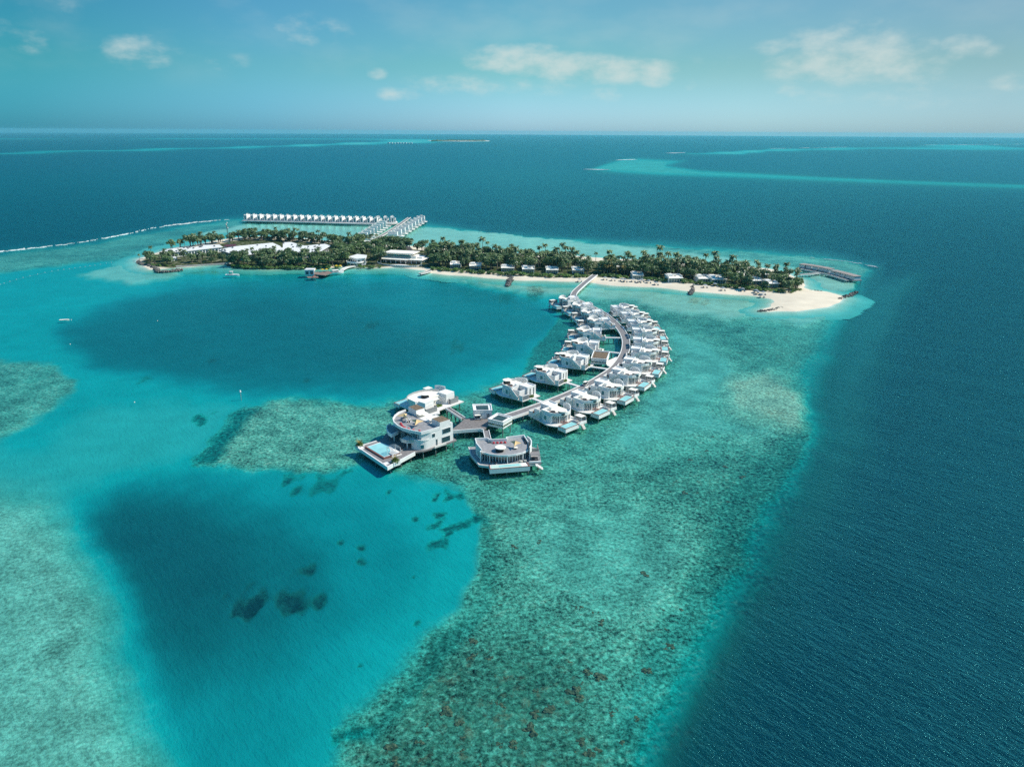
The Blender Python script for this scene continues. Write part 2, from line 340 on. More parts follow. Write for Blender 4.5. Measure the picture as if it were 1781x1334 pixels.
def water_colours(T, pos, depth, reef, dap, soil=None):
    """colour of sand and coral as seen through that many metres of clear lagoon water"""
    t = T.math('SQRT', T.math('DIVIDE', T.math('MAXIMUM', depth, 0.0), DEEP))
    q = lambda d: math.sqrt(d / DEEP)
    sand = T.ramp(t, [(0.0, lin(216, 202, 178)), (q(.06), lin(205, 228, 208)), (q(.35), lin(150, 222, 205)), (q(.9), lin(92, 203, 195)), (q(1.6), lin(62, 186, 180)),
                      (q(3.2), lin(14, 172, 176)), (q(5.5), lin(10, 148, 156)), (q(8.5), lin(10, 124, 132)), (q(12), lin(11, 106, 114)), (q(16), lin(12, 90, 100)),
                      (q(26), lin(5, 74, 90)), (1.0, lin(3, 60, 82))])
    coral = T.ramp(t, [(0.0, lin(104, 112, 88)), (q(.6), lin(84, 118, 100)), (q(1.0), lin(46, 106, 90)), (q(1.8), lin(16, 98, 92)), (q(3.2), lin(8, 84, 88)), (q(6), lin(6, 72, 82)),
                       (q(12), lin(6, 62, 74)), (q(24), lin(5, 60, 76)), (1.0, lin(3, 60, 82))])
    brown = lin(84, 96, 72)
    p = pos
    fine = T.noise(p, 0.62, 6.0, 0.72)
    mid = T.noise(p, 0.085, 4.0, 0.55)
    big = T.noise(p, 0.02, 3.0, 0.5)
    streak = T.noise(T.mapping(T.mapping(p, (1, 1, 1), (0, 0, RAD(-35))), (.5, 1, 1)), 0.85, 4.0, 0.66)
    # coral cover: patches of coral heads, rubble between
    c = T.math('ADD', T.math('MULTIPLY', T.math('SUBTRACT', fine, 0.5), 3.2), T.math('MULTIPLY', T.math('SUBTRACT', mid, 0.5), 1.5))
    c = T.math('ADD', c, T.math('MULTIPLY', T.math('SUBTRACT', big, 0.5), 2.2))
    c = T.math('ADD', c, T.math('MULTIPLY_ADD', reef, 1.2, -0.76))
    cov = T.math('MULTIPLY', T.smooth(c, -0.35, 0.75), T.smooth(reef, 0.0, 0.25))
    # dapple: rubble, dark weed and pale caustic light painted in, drawn out along the waves
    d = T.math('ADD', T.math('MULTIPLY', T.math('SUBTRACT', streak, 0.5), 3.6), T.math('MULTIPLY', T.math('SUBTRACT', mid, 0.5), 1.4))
    dk = T.math('MULTIPLY', T.smooth(d, -0.75, 0.55, 1.0, 0.0), dap)
    weed = T.mix(0.5, sand, coral)
    col = T.mix(T.math('MULTIPLY', dk, 0.85), sand, weed)
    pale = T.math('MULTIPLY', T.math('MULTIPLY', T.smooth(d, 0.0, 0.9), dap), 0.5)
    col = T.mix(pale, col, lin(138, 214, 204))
    col = T.mix(T.math('MULTIPLY', cov, 0.88), col, coral)
    br = T.math('MULTIPLY', T.math('MULTIPLY', T.smooth(T.noise(p, 0.28, 5.0, 0.7), 0.5, 0.68), T.smooth(T.math('ADD', big, T.math('MULTIPLY', reef, 0.35)), 0.58, 0.9)), cov)
    br = T.math('MULTIPLY', br, T.smooth(depth, 0.5, 2.6, 0.75, 0.0))
    col = T.mix(br, col, brown)
    # soft unevenness of the sandy floor
    k = T.smooth(mid, 0.3, 0.7, 0.93, 1.06)
    k = T.math('MULTIPLY', k, T.smooth(big, 0.3, 0.7, 0.94, 1.06))
    # the flats: green algae film over rubble; light grains and dark pits
    wetm = T.smooth(depth, 0.0, 0.25)
    flat = T.math('MULTIPLY', T.math('MAXIMUM', T.smooth(reef, 0.0, 0.5), T.math('MULTIPLY', dap, 1.0)), wetm)
    grain = T.noise(p, 0.95, 6.0, 0.82)
    zone = T.noise(p, 0.011, 4.0, 0.6, 0.8)
    g1 = T.math('ADD', T.smooth(grain, 0.36, 0.64, -0.74, 0.66), T.smooth(mid, 0.33, 0.67, -0.24, 0.14))
    g1 = T.math('ADD', g1, T.smooth(zone, 0.35, 0.65, -0.24, 0.16))
    g1 = T.math('ADD', g1, T.smooth(T.noise(T.mapping(T.mapping(p, (1, 1, 1), (0, 0, RAD(30))), (.55, 1, 1)), 0.3, 4.0, 0.7), 0.35, 0.65, -0.19, 0.24))
    k = T.math('MULTIPLY', k, T.math('MULTIPLY_ADD', g1, T.math('MULTIPLY', flat, T.smooth(depth, 1.0, 7.0, 1.0, 0.0)), 1.0))
    col = T.mix(wetm, col, T.mix(1.0, col, (1, .86, .78, 1), 'MULTIPLY'))
    col = T.mix(flat, col, T.mix(1.0, col, (1.42, .93, .80, 1), 'MULTIPLY'))
    k = T.math('MULTIPLY', k, T.math('MULTIPLY_ADD', wetm, -0.12, 1.0))
    sc = T.n('ShaderNodeVectorMath', operation='SCALE'); T.l(col, sc.inputs[0]); T.l(k, sc.inputs['Scale'])
    return sc.outputs[0], fine, mid
def seabed_material(name, land=False):
    m = bpy.data.materials.new(name); m.use_nodes = True
    T = NT(m.node_tree)
    g = T.n('ShaderNodeNewGeometry'); pos = g.outputs['Position']
    sp = T.n('ShaderNodeSeparateXYZ'); T.l(pos, sp.inputs[0])
    at = lambda n: T.n('ShaderNodeAttribute', attribute_name=n).outputs['Fac']
    depth = T.math('MULTIPLY', sp.outputs[2], -1.0) if land else at('water_depth')
    flat = T.n('ShaderNodeCombineXYZ'); T.l(sp.outputs[0], flat.inputs[0]); T.l(sp.outputs[1], flat.inputs[1])
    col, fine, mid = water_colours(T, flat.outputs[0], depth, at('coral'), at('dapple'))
    if land:
        soil = T.math('MULTIPLY', at('soil'), T.smooth(T.noise(pos, 0.25, 4, .6), 0.3, 0.5, 0.7, 1.0))
        green = T.mix(T.smooth(fine, .4, .68), lin(44, 66, 36), lin(92, 88, 62))
        col = T.mix(soil, col, green)
    b = T.n('ShaderNodeBsdfDiffuse'); T.l(col, b.inputs[0])
    T.l(b.outputs[0], T.n('ShaderNodeOutputMaterial').inputs[0])
    return m
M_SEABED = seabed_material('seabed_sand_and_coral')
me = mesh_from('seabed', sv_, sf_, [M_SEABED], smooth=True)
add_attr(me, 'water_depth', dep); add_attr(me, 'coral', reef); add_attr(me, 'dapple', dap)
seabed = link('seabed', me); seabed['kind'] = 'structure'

# ---------------------------------------------------------------- water surface
def water_material():
    m = bpy.data.materials.new('sea_water'); m.use_nodes = True
    T = NT(m.node_tree)
    g = T.n('ShaderNodeNewGeometry'); pos = g.outputs['Position']
    ln = T.n('ShaderNodeVectorMath', operation='LENGTH'); T.l(pos, ln.inputs[0]); r = ln.outputs['Value']
    # crests run from upper left to lower right of the view; fetch is longer on the open sea
    st = lambda deg, sx: T.mapping(T.mapping(pos, (1, 1, 1), (0, 0, RAD(deg))), (sx, 1, 1))
    w1 = T.noise(st(48, .36), 0.62, 4.0, 0.62, 0.4)
    w2 = T.noise(st(60, .5), 1.9, 3.0, 0.65)
    w3 = T.noise(st(42, .30), 0.05, 3.0, 0.5)
    open_ = T.n('ShaderNodeAttribute', attribute_name='open_sea').outputs['Fac']
    h = T.math('ADD', T.math('MULTIPLY', w1, 0.75), T.math('MULTIPLY', w2, 0.30))
    h = T.math('ADD', h, T.math('MULTIPLY', w3, 1.3))
    bp = T.n('ShaderNodeBump'); bp.inputs['Distance'].default_value = 1.0
    T.l(T.math('MULTIPLY', T.math('MULTIPLY_ADD', open_, 1.0, 0.24), T.smooth(r, 350, 2200, 1.0, 0.3)), bp.inputs['Strength'])
    T.l(h, bp.inputs['Height'])
    fr = T.n('ShaderNodeFresnel'); fr.inputs[0].default_value = 1.333; T.l(bp.outputs[0], fr.inputs['Normal'])
    fac = T.math('MINIMUM', T.math('MULTIPLY', fr.outputs[0], 1.0), 0.42)
    gl = T.n('ShaderNodeBsdfGlossy'); gl.inputs['Color'].default_value = (.22, .92, .96, 1)
    T.l(T.smooth(r, 200, 3000, 0.075, 0.22), gl.inputs['Roughness']); T.l(bp.outputs[0], gl.inputs['Normal'])
    tr = T.n('ShaderNodeBsdfTransparent'); tr.inputs[0].default_value = (0.97, 0.99, 0.99, 1)
    mx = T.n('ShaderNodeMixShader'); T.l(fac, mx.inputs[0]); T.l(tr.outputs[0], mx.inputs[1]); T.l(gl.outputs[0], mx.inputs[2])
    T.l(mx.outputs[0], T.n('ShaderNodeOutputMaterial').inputs[0])
    return m
wv, wf = disc_grid(azs[::2], dists[::3] if dists[-1] in dists[::3] else np.append(dists[::3], dists[-1]))
wdep, _, _ = sea_fields(wv)
wm = mesh_from('water', wv, wf, [water_material()])
add_attr(wm, 'open_sea', sstep(4, 30, wdep))
water = link('water', wm); water['kind'] = 'structure'
# ---------------------------------------------------------------- island ground
SHORE = [(238,455),(246,464),(262,470),(300,466),(330,464),(393,457),(402,463),(430,466),(480,467),(530,466),(560,467),(590,465),(602,463),(640,466),(690,466),(740,470),
 (748,474),(800,480),(860,485),(930,488),(1000,491),(1025,491),(1075,497),(1140,500),(1200,506),(1260,511),(1310,516),(1340,521),(1352,527),(1345,535),(1322,541),(1340,543),(1380,542),(1420,538),(1450,530),(1467,521),
 (1460,516),(1440,508),(1412,504),(1400,499),(1396,491),(1384,482),(1370,474),(1330,466),(1280,463),(1160,455),(1060,450),(1000,445),(900,440),(830,436),(750,431),(700,428),(640,424),(590,420),(540,416),(480,412),(430,411),(395,416),(350,424),(300,432),(262,442)]
shore_w = [tuple(G(x, y, 0.0)[:2]) for x, y in SHORE]
sx = np.array([p[0] for p in shore_w]); sy = np.array([p[1] for p in shore_w])
gx = np.arange(sx.min() - 24, sx.max() + 24, 2.0); gy = np.arange(sy.min() - 24, sy.max() + 24, 2.0)
GX, GY = np.meshgrid(gx, gy)
fx, fy = GX.ravel(), GY.ravel()
wobx = fx + 1.6 * np.sin(fy * .11) + .9 * np.sin(fx * .17 + fy * .23); woby = fy + 1.6 * np.sin(fx * .09 + 1) + .9 * np.sin(fx * .21)
isd = sdpoly(wobx, woby, shore_w)
IH = np.where(isd > 0, 1.5 * (1 - np.exp(-isd / 9.0)), isd * 0.075)
IH += np.where(isd > 6, .12 * np.sin(fx * .2) * np.sin(fy * .27), 0)
IH = np.maximum(IH, -1.7)
# planted ground: behind the beach line
PLANT = [(246,454),(262,464),(300,464),(393,455),(402,461),(430,464),(530,465),(560,462),(600,461),(640,464),(690,462),(740,465),(790,470),(870,475),(960,479.5),(1030,481.5),(1100,484.5),(1200,491.5),(1290,501),(1365,508.5),(1392,502),(1392,494),(1360,472),(1280,468),(1160,461),(1000,452),(900,446),(830,442),(700,434),(590,425),(480,418),(430,416),(350,429),(300,437),(262,446)]
plant_w = [tuple(G(x, y, 1.2)[:2]) for x, y in PLANT]
psd = sdpoly(wobx, woby, plant_w)
keep = (isd > -22).reshape(GX.shape)
idx = np.arange(fx.size).reshape(GX.shape)
quad = keep[:-1, :-1] & keep[1:, :-1] & keep[:-1, 1:] & keep[1:, 1:]
f = np.stack([idx[:-1, :-1], idx[:-1, 1:], idx[1:, 1:], idx[1:, :-1]], -1)[quad]
used = np.unique(f); remap = np.zeros(fx.size, int); remap[used] = np.arange(used.size)
im = mesh_from('island_ground', np.stack([fx, fy, IH], -1)[used], remap[f], [seabed_material('beach_sand', True)], smooth=True)
z0 = np.zeros(used.size)
add_attr(im, 'coral', z0); add_attr(im, 'dapple', z0); add_attr(im, 'soil', sstep(-2, 3, psd)[used])
island = link('beach', im); island['kind'] = 'structure'
# the seabed dips below the island so that the two never meet in one plane
co = np.empty(len(seabed.data.vertices) * 3, np.float32); seabed.data.vertices.foreach_get('co', co); co = co.reshape(-1, 3)
box = (co[:, 0] > gx[0]) & (co[:, 0] < gx[-1]) & (co[:, 1] > gy[0]) & (co[:, 1] < gy[-1])
d_ = np.full(len(co), -99.0); d_[box] = sdpoly(co[box, 0], co[box, 1], shore_w)
co[:, 2] = np.where(d_ > -14, np.minimum(co[:, 2], -1.2), co[:, 2])
dd = np.empty(len(co), np.float32); at_ = seabed.data.attributes['water_depth']; at_.data.foreach_get('value', dd)
at_.data.foreach_set('value', np.where(d_ > -14, np.minimum(dd, 1.2), dd).astype(np.float32))
seabed.data.vertices.foreach_set('co', co.ravel()); seabed.data.update()
def ground_z(x, y):
    i = int(round((x - gx[0]) / 2)); j = int(round((y - gy[0]) / 2))
    if 0 <= i < len(gx) and 0 <= j < len(gy): return float(IH[j * len(gx) + i])
    return -1.0
# ---------------------------------------------------------------- builders
class MB:
    def __init__(s): s.v, s.f = [], []
    def _add(s, vs, fs):
        b = len(s.v); s.v += [tuple(map(float, p)) for p in vs]; s.f += [tuple(i + b for i in f) for f in fs]; return s
    def prism(s, poly, z0, z1):
        a = sum(poly[i][0] * poly[(i + 1) % len(poly)][1] - poly[(i + 1) % len(poly)][0] * poly[i][1] for i in range(len(poly)))
        if a < 0: poly = poly[::-1]
        n = len(poly)
        vs = [(x, y, z0) for x, y in poly] + [(x, y, z1) for x, y in poly]
        fs = [tuple(range(n))[::-1], tuple(range(n, 2 * n))] + [(i, (i + 1) % n, n + (i + 1) % n, n + i) for i in range(n)]
        return s._add(vs, fs)
    def box(s, x0, y0, z0, x1, y1, z1):
        return s.prism([(x0, y0), (x1, y0), (x1, y1), (x0, y1)], z0, z1)
    def obox(s, cx, cy, cz, lx, ly, lz, rz=0.0, tilt=0.0):
        M = Matrix.Rotation(rz, 3, 'Z') @ Matrix.Rotation(tilt, 3, 'Y')
        vs = [Vector((cx, cy, cz)) + M @ Vector((a * lx / 2, b * ly / 2, c * lz / 2)) for c in (-1, 1) for a, b in ((-1, -1), (1, -1), (1, 1), (-1, 1))]
        return s._add(vs, [(3, 2, 1, 0), (4, 5, 6, 7), (0, 1, 5, 4), (1, 2, 6, 5), (2, 3, 7, 6), (3, 0, 4, 7)])
    def strip(s, path, t, z0, z1, closed=False, zs=None):
        """a wall of thickness t that follows a path; zs gives its own top per point"""
        n = len(path); P = [Vector(p[:2]) for p in path]; off = []
        for i in range(n):
            a = P[i - 1] if (i > 0 or closed) else P[i]; c = P[(i + 1) % n] if (i < n - 1 or closed) else P[i]
            d1 = (P[i] - a); d2 = (c - P[i])
            d1 = d1.normalized() if d1.length > 1e-6 else d2.normalized(); d2 = d2.normalized() if d2.length > 1e-6 else d1
            nrm = Vector((-(d1.y + d2.y), d1.x + d2.x)); nrm = nrm.normalized() if nrm.length > 1e-6 else Vector((-d1.y, d1.x))
            k = max(0.5, nrm.dot(Vector((-d1.y, d1.x)))); off.append(nrm * (t / 2 / k))
        vs = []
        for i in range(n):
            top = zs[i] if zs else z1
            a, b = P[i] + off[i], P[i] - off[i]
            vs += [(a.x, a.y, z0), (b.x, b.y, z0), (b.x, b.y, top), (a.x, a.y, top)]
        fs = []
        for i in range(n if closed else n - 1):
            p, q = 4 * i, 4 * ((i + 1) % n)
            for k in range(4): fs.append((p + k, p + (k + 1) % 4, q + (k + 1) % 4, q + k))
        if not closed: fs += [(0, 1, 2, 3), (4 * n - 1, 4 * n - 2, 4 * n - 3, 4 * n - 4)]
        return s._add(vs, fs)
    def cyl(s, x, y, r, z0, z1, n=16, r1=None):
        r1 = r if r1 is None else r1
        c = [(math.cos(2 * math.pi * i / n), math.sin(2 * math.pi * i / n)) for i in range(n)]
        vs = [(x + a * r, y + b * r, z0) for a, b in c] + [(x + a * r1, y + b * r1, z1) for a, b in c]
        return s._add(vs, [tuple(range(n))[::-1], tuple(range(n, 2 * n))] + [(i, (i + 1) % n, n + (i + 1) % n, n + i) for i in range(n)])
    def tube(s, p0, p1, r0, r1=None, n=6):
        r1 = r0 if r1 is None else r1
        p0, p1 = Vector(p0), Vector(p1); d = (p1 - p0).normalized()
        a = d.orthogonal().normalized(); b = d.cross(a)
        vs = []
        for p, r in ((p0, r0), (p1, r1)):
            vs += [p + a * math.cos(2 * math.pi * i / n) * r + b * math.sin(2 * math.pi * i / n) * r for i in range(n)]
        return s._add(vs, [tuple(range(n))[::-1], tuple(range(n, 2 * n))] + [(i, (i + 1) % n, n + (i + 1) % n, n + i) for i in range(n)])
    def quad(s, a, b, c, d): return s._add([a, b, c, d], [(0, 1, 2, 3)])
    def blob(s, c, r, seed=0, n=2, rough=.25):
        bm = bmesh.new(); bmesh.ops.create_icosphere(bm, subdivisions=n, radius=1.0); rr = random.Random(seed)
        ph = [(rr.uniform(0, 6), rr.uniform(1.5, 4), Vector((rr.gauss(0, 1), rr.gauss(0, 1), rr.gauss(0, 1))).normalized()) for _ in range(6)]
        vs = []
        for v in bm.verts:
            k = 1 + rough * sum(math.sin(f * v.co.dot(ax) * 2 + p) for p, f, ax in ph) / 3
            vs.append((c[0] + v.co.x * r[0] * k, c[1] + v.co.y * r[1] * k, c[2] + v.co.z * r[2] * k))
        fs = [tuple(v.index for v in f.verts) for f in bm.faces]; bm.free()
        return s._add(vs, fs)
    def mesh(s, name, m):
        me = bpy.data.meshes.new(name); me.from_pydata(s.v, [], s.f)
        me.materials.append(m); me.update(); return me
    def build(s, name, m, parent=None, label=None):
        o = link(name, s.mesh(name, m), parent)
        if label: o['label'] = label
        return o
def tag(o, label, cat, group=None, kind=None):
    o['label'] = label; o['category'] = cat
    if group: o['group'] = group
    if kind: o['kind'] = kind
    return o
def thing(name, label, cat, loc=(0, 0, 0), rz=0.0, group=None, sc=(1, 1, 1)):
    o = link(name, None); o.location = loc; o.rotation_euler = (0, 0, rz); o.scale = sc
    o.empty_display_size = 0.5
    return tag(o, label, cat, group)
KIDS = {}
def kids(o):
    return list(o.children)
def dup(root, loc, rz, label, sc=(1, 1, 1), group=None):
    r = root.copy(); COL.objects.link(r); r.location = loc; r.rotation_euler = (0, 0, rz); r.scale = sc; r['label'] = label
    if group: r['group'] = group
    for ch in kids(root):
        c = ch.copy(); COL.objects.link(c); c.parent = r
        for g in kids(ch):
            d = g.copy(); COL.objects.link(d); d.parent = c
    return r
ORD = ['nearest', 'second', 'third', 'fourth', 'fifth', 'sixth', 'seventh', 'eighth', 'ninth', 'tenth', 'eleventh', 'twelfth', 'thirteenth', 'fourteenth',
       'fifteenth', 'sixteenth', 'seventeenth', 'eighteenth', 'nineteenth', 'twentieth', 'twenty-first', 'twenty-second', 'twenty-third', 'twenty-fourth']
WHITE = mat('white_render', (.84, .81, .75), .55, .3, var=.05, vscale=.5)
CREAM = mat('cream_canopy', (.84, .78, .66), .7, .2)
DECKW = mat('pale_deck', (.74, .69, .62), .7, .2, var=.10, vscale=1.4)
DECKG = mat('weathered_grey_timber', (.235, .215, .205), .75, .2, var=.22, vscale=1.1)
ROOFG = mat('grey_terrace_boards', (.30, .29, .285), .75, .2, var=.18, vscale=.9)
SHADOWWOOD = mat('dark_timber', (.09, .075, .065), .7, .2, var=.2)
PILE = mat('concrete_pile', (.22, .23, .22), .8, .2, var=.25, vscale=2)
GLASS = mat('dark_window_glass', (.035, .075, .085), .06, .9)
PANE = mat('green_window_glass', (.05, .20, .22), .1, .8)
POOLW = mat('pool_water', (.29, .60, .58), .3, .2, var=.12, vscale=.35)
RIM = mat('red_brown_coping', (.22, .095, .07), .5, .4)
SCREEN = mat('grey_louvre_screen', (.26, .27, .265), .7, .2, var=.25, vscale=4)
BLACK = mat('black_cushion', (.02, .022, .025), .6, .3)
RED = mat('red_cushion', (.42, .045, .06), .7, .2)
SAIL = mat('sand_sailcloth', (.72, .50, .25), .8, .1)
SOLAR = mat('dark_green_roof_membrane', (.035, .07, .068), .45, .4, var=.3, vscale=.8)
GREENP = mat('garden_leaves', (.09, .15, .03), .6, .2, var=.35, vscale=2)
BROWNR = mat('planted_brown_roof', (.20, .145, .095), .9, .1, var=.3, vscale=1.2)
METAL = mat('galvanised_steel', (.45, .47, .47), .4, .5, metal=.6)
ARC = lambda cx, cy, r, a0, a1, n: [(cx + r * math.cos(RAD(a0 + (a1 - a0) * i / n)), cy + r * math.sin(RAD(a0 + (a1 - a0) * i / n))) for i in range(n + 1)]
def leafclump(mb, cx, cy, cz, rx, ry, rz_, n, size, rnd):
    for _ in range(n):
        d = Vector((rnd.gauss(0, 1), rnd.gauss(0, 1), abs(rnd.gauss(0, 1)) * .8 + .05)).normalized() * rnd.uniform(.5, 1.0)
        p = Vector((cx + d.x * rx, cy + d.y * ry, cz + d.z * rz_))
        nrm = (d + Vector((rnd.gauss(0, .5), rnd.gauss(0, .5), rnd.gauss(0, .5) + .3))).normalized()
        a = nrm.orthogonal().normalized(); b = nrm.cross(a); t = rnd.uniform(0, 6.28)
        a, b = a * math.cos(t) + b * math.sin(t), b * math.cos(t) - a * math.sin(t)
        k = size * rnd.uniform(.6, 1.4)
        mb._add([p - a * k, p - b * k * .55, p + a * k, p + b * k * .55], [(0, 1, 2, 3)])

# ---------------------------------------------------------------- the villas along the boardwalk
FRONT = [(0, -.5), (1.3, .5), (2.4, 1.9), (3.1, 3.5), (3.3, 5.0), (3.0, 6.5), (2.3, 7.8), (1.2, 8.9)]
INNER = [(-.25, .0), (.7, 1.0), (1.5, 2.2), (2.05, 3.6), (2.2, 5.0), (1.95, 6.3), (1.35, 7.5), (.6, 8.5)]
def villa(name, label, group):
    t = thing(name, label, 'villa', group=group)
    deck = [(-12.6, -1.0), (-6, -1.7), (-1.2, -2.8), (.9, -2.5), (2.6, -1.8), (4.08, -.9), (4.08, 6.6), (8.3, 6.6), (8.4, 10.9), (1, 11.1), (-4, 11.3), (-10.5, 9.7), (-13.2, 9.3), (-13.2, 3.2), (-12.6, 3.0)]
    MB().prism(deck, 1.62, 2.0).build('deck', DECKW, t)
    pm = None
    for x, y in ((-11.5, .0), (-6, -.9), (-1, -1.7), (3.2, -.2), (7.4, -.4), (7.6, 6), (7.6, 10.2), (-.5, 10.4), (-9.5, 8.8), (-12.4, 8.5), (3.4, 7.5), (-4, 4)):
        if pm is None: pm = MB().cyl(0, 0, .2, -3.0, 1.6, 8).mesh('pile', PILE)
        o = link('pile', pm, t); o.location = (x, y, 0)
    w = MB()
    low = [(-5.8, -.48)] + [(-.05, -.48)] + INNER + [(-5.8, 8.6)]
    w.prism(low, 2.0, 5.05)
    w.box(-9.8, -.2, 2.0, -5.79, 4.0, 4.4)
    w.strip([(-5.79, -.1), (-9.7, -.1), (-9.7, 3.9)], .22, 4.4, 5.6)
    w.prism([(-10.6, 4.0), (-5.79, 4.0), (-5.79, 9.0), (-10.6, 9.2)], 2.0, 6.0)
    w.strip([(-10.5, 4.1), (-5.85, 4.1), (-5.85, 8.9), (-10.5, 9.1)], .2, 6.0, 6.5, closed=True)
    w.box(-4.9, 3.0, 5.4, -3.7, 6.6, 6.7)
    w.obox(-2.2, -.75, 3.6, 4.3, .5, 3.2)
    wall = w.build('wall', WHITE, t)
    r = MB(); roofpoly = [(-5.78, -.52)] + FRONT + [(-5.78, 8.75)]
    r.prism(roofpoly, 5.05, 5.45)
    r.build('roof', CREAM, t)
    MB().strip([(-5.7, 8.6), (-5.7, -.42), (-.1, -.42)] + [(x - .12, y + .05) for x, y in FRONT[1:]], .24, 5.45, 6.4).build('parapet', WHITE, t)
    MB().box(-9.55, .05, 4.402, -5.8, 3.95, 4.45).build('lower_terrace', ROOFG, t)
    # curved fin on the far side
    fin = [(-4.2, 10.6), (-3.2, 11.1), (-1.8, 11.0), (-.4, 10.4), (.7, 9.5), (1.5, 8.4)]
    MB().strip(fin, .28, 2.0, 6.75, zs=[6.3, 6.9, 7.0, 6.95, 6.85, 6.7]).build('curved_wall', WHITE, t)
    st = MB()
    n = 12
    for i in range(n):
        x = -9.6 + 3.8 * i / n; z = 2.0 + 3.4 * (i + 1) / n
        st.box(x, -1.3, 2.0, x + 3.8 / n - .004, -.51 if x > -6 else -.25, z)
    st.build('stair', DECKW, t)
    rail = MB(); rail._add([(-10.2, -1.34, 1.9), (-10.2, -1.34, 3.2), (-5.9, -1.34, 6.4), (-5.9, -1.34, 4.9), (-10.2, -1.52, 1.9), (-10.2, -1.52, 3.2), (-5.9, -1.52, 6.4), (-5.9, -1.52, 4.9)],
              [(0, 1, 2, 3), (7, 6, 5, 4), (0, 4, 5, 1), (1, 5, 6, 2), (2, 6, 7, 3), (3, 7, 4, 0)])
    rail.build('stair_parapet', WHITE, t)
    wf = MB().box(-3.7, -1.06, 2.9, -2.3, -1.0, 4.7).build('window', WHITE, t)
    pn = MB()
    for a in (-3.6, -2.96): pn.box(a, -1.09, 3.0, a + .56, -1.062, 4.6)
    pn.build('pane', PANE, wf)
    gl = MB().strip([(x + .03, y) for x, y in INNER], .06, 2.1, 4.9).build('glass_front', GLASS, t)
    mu = MB()
    for i in range(len(INNER) - 1):
        for k in (0, .5):
            x = INNER[i][0] + (INNER[i + 1][0] - INNER[i][0]) * k + .08; y = INNER[i][1] + (INNER[i + 1][1] - INNER[i][1]) * k
            mu.box(x - .09, y - .09, 2.0, x + .09, y + .09, 5.05)
    for i in (2, 4, 6): mu.cyl(FRONT[i][0] - .3, FRONT[i][1], .14, 2.0, 5.05, 8)
    mu.build('mullion', WHITE, gl)
    MB().cyl(1.55, 3.5, 1.62, 5.452, 6.0, 32).build('round_lounge', BLACK, t)
    cn = MB().cyl(1.7, 3.7, 1.85, 6.82, 7.02, 32).build('roof_canopy', CREAM, t)
    MB().cyl(1.7, 3.7, .07, 6.0, 6.82, 8).build('canopy_post', METAL, cn)
    # pool on its own raised box
    pb = MB().box(4.1, -1.2, .75, 8.2, 6.55, 2.25).build('pool', WHITE, t)
    MB().box(4.65, -.65, 2.252, 7.65, 6.1, 2.33).build('pool_water', POOLW, pb)
    MB().strip([(4.3, -1.0), (8.0, -1.0), (8.0, 6.35), (4.3, 6.35)], .34, 2.252, 2.4, closed=True).build('coping', RIM, pb)
    MB().box(8.25, 6.4, 2.0, 8.45, 10.6, 2.95).build('deck_parapet', WHITE, t)
    pg = MB().obox(6.2, 9.3, 4.6, 3.4, 2.7, .12).build('pergola', CREAM, t)
    pm2 = MB().cyl(0, 0, .08, 2.0, 4.54, 8).mesh('pergola_post', WHITE)
    for a in (-1.6, 1.6):
        for b in (-1.25, 1.25): link('pergola_post', pm2, pg).location = (6.2 + a, 9.3 + b, 0)
    MB().strip([(1.6, 11.0), (8.2, 10.85)], .14, 2.0, 4.3).build('screen', SCREEN, t)
    so = MB().box(4.9, 9.6, 2.0, 7.6, 10.4, 2.5); so.box(4.9, 10.2, 2.5, 7.6, 10.45, 2.9); so.box(7.0, 8.3, 2.0, 7.7, 9.6, 2.5)
    so.build('sofa', mat('pale_cushion', (.6, .58, .54), .8), t)
    la = MB()
    for i in range(5): la.box(8.46, 7.2, 1.75 - .33 * i, 9.0 + .28 * i, 8.6, 1.8 - .33 * i)
    la.build('swim_ladder', DECKW, t)
    en = MB().box(-12.4, -.9, 2.0, -12.15, 3.0, 4.25); en.box(-12.15, -.9, 2.0, -10.3, -.72, 4.1); en.build('entry_screen', WHITE, t)
    lv = MB()
    for i in range(9): lv.box(-12.47, -.6 + .4 * i, 2.2, -12.41, -.34 + .4 * i, 4.05)
    lv.build('louvre', SCREEN, t)
    MB().box(-12.1, -.7, 2.002, -9.85, 3.9, 2.06).build('entry_floor', SHADOWWOOD, t)
    bb = MB().box(-12.1, 1.2, 2.07, -10.0, 3.8, 3.2).build('entry_store', SHADOWWOOD, t)
    rnd = random.Random(3); g = MB(); leafclump(g, -11.7, 5.6, 2.1, .9, 1.3, .9, 130, .3, rnd); g.build('garden_bush', GREENP, t)
    sl = MB()
    for y in (5.4, 7.6): sl.box(-10.66, y, 2.3, -10.602, y + .5, 5.6)
    sl.build('slit_window', GLASS, t)
    g2 = MB()
    for k in range(3): g2.box(-3.4 + k * 1.2, 1.4 + k * .3, 5.452, -2.7 + k * 1.2, 2.0 + k * .3, 5.75)
    g2.build('terrace_seat', mat('terracotta_cushion', (.33, .19, .14), .8), t)
    return t
BW = [(1035, 478), (1026, 485), (1016, 493), (1006, 502), (1000, 508), (997.5, 513), (998, 517.5), (1003, 522), (1011, 526), (1020, 530), (1045, 543), (1065, 558), (1080, 574), (1088, 590), (1088, 607), (1082, 622), (1068, 640), (1050, 653), (1025, 668), (990, 685), (950, 701), (905, 717), (880, 725)]
bw_w = [Vector(G(x, y, 2.2)[:2]) for x, y in BW]
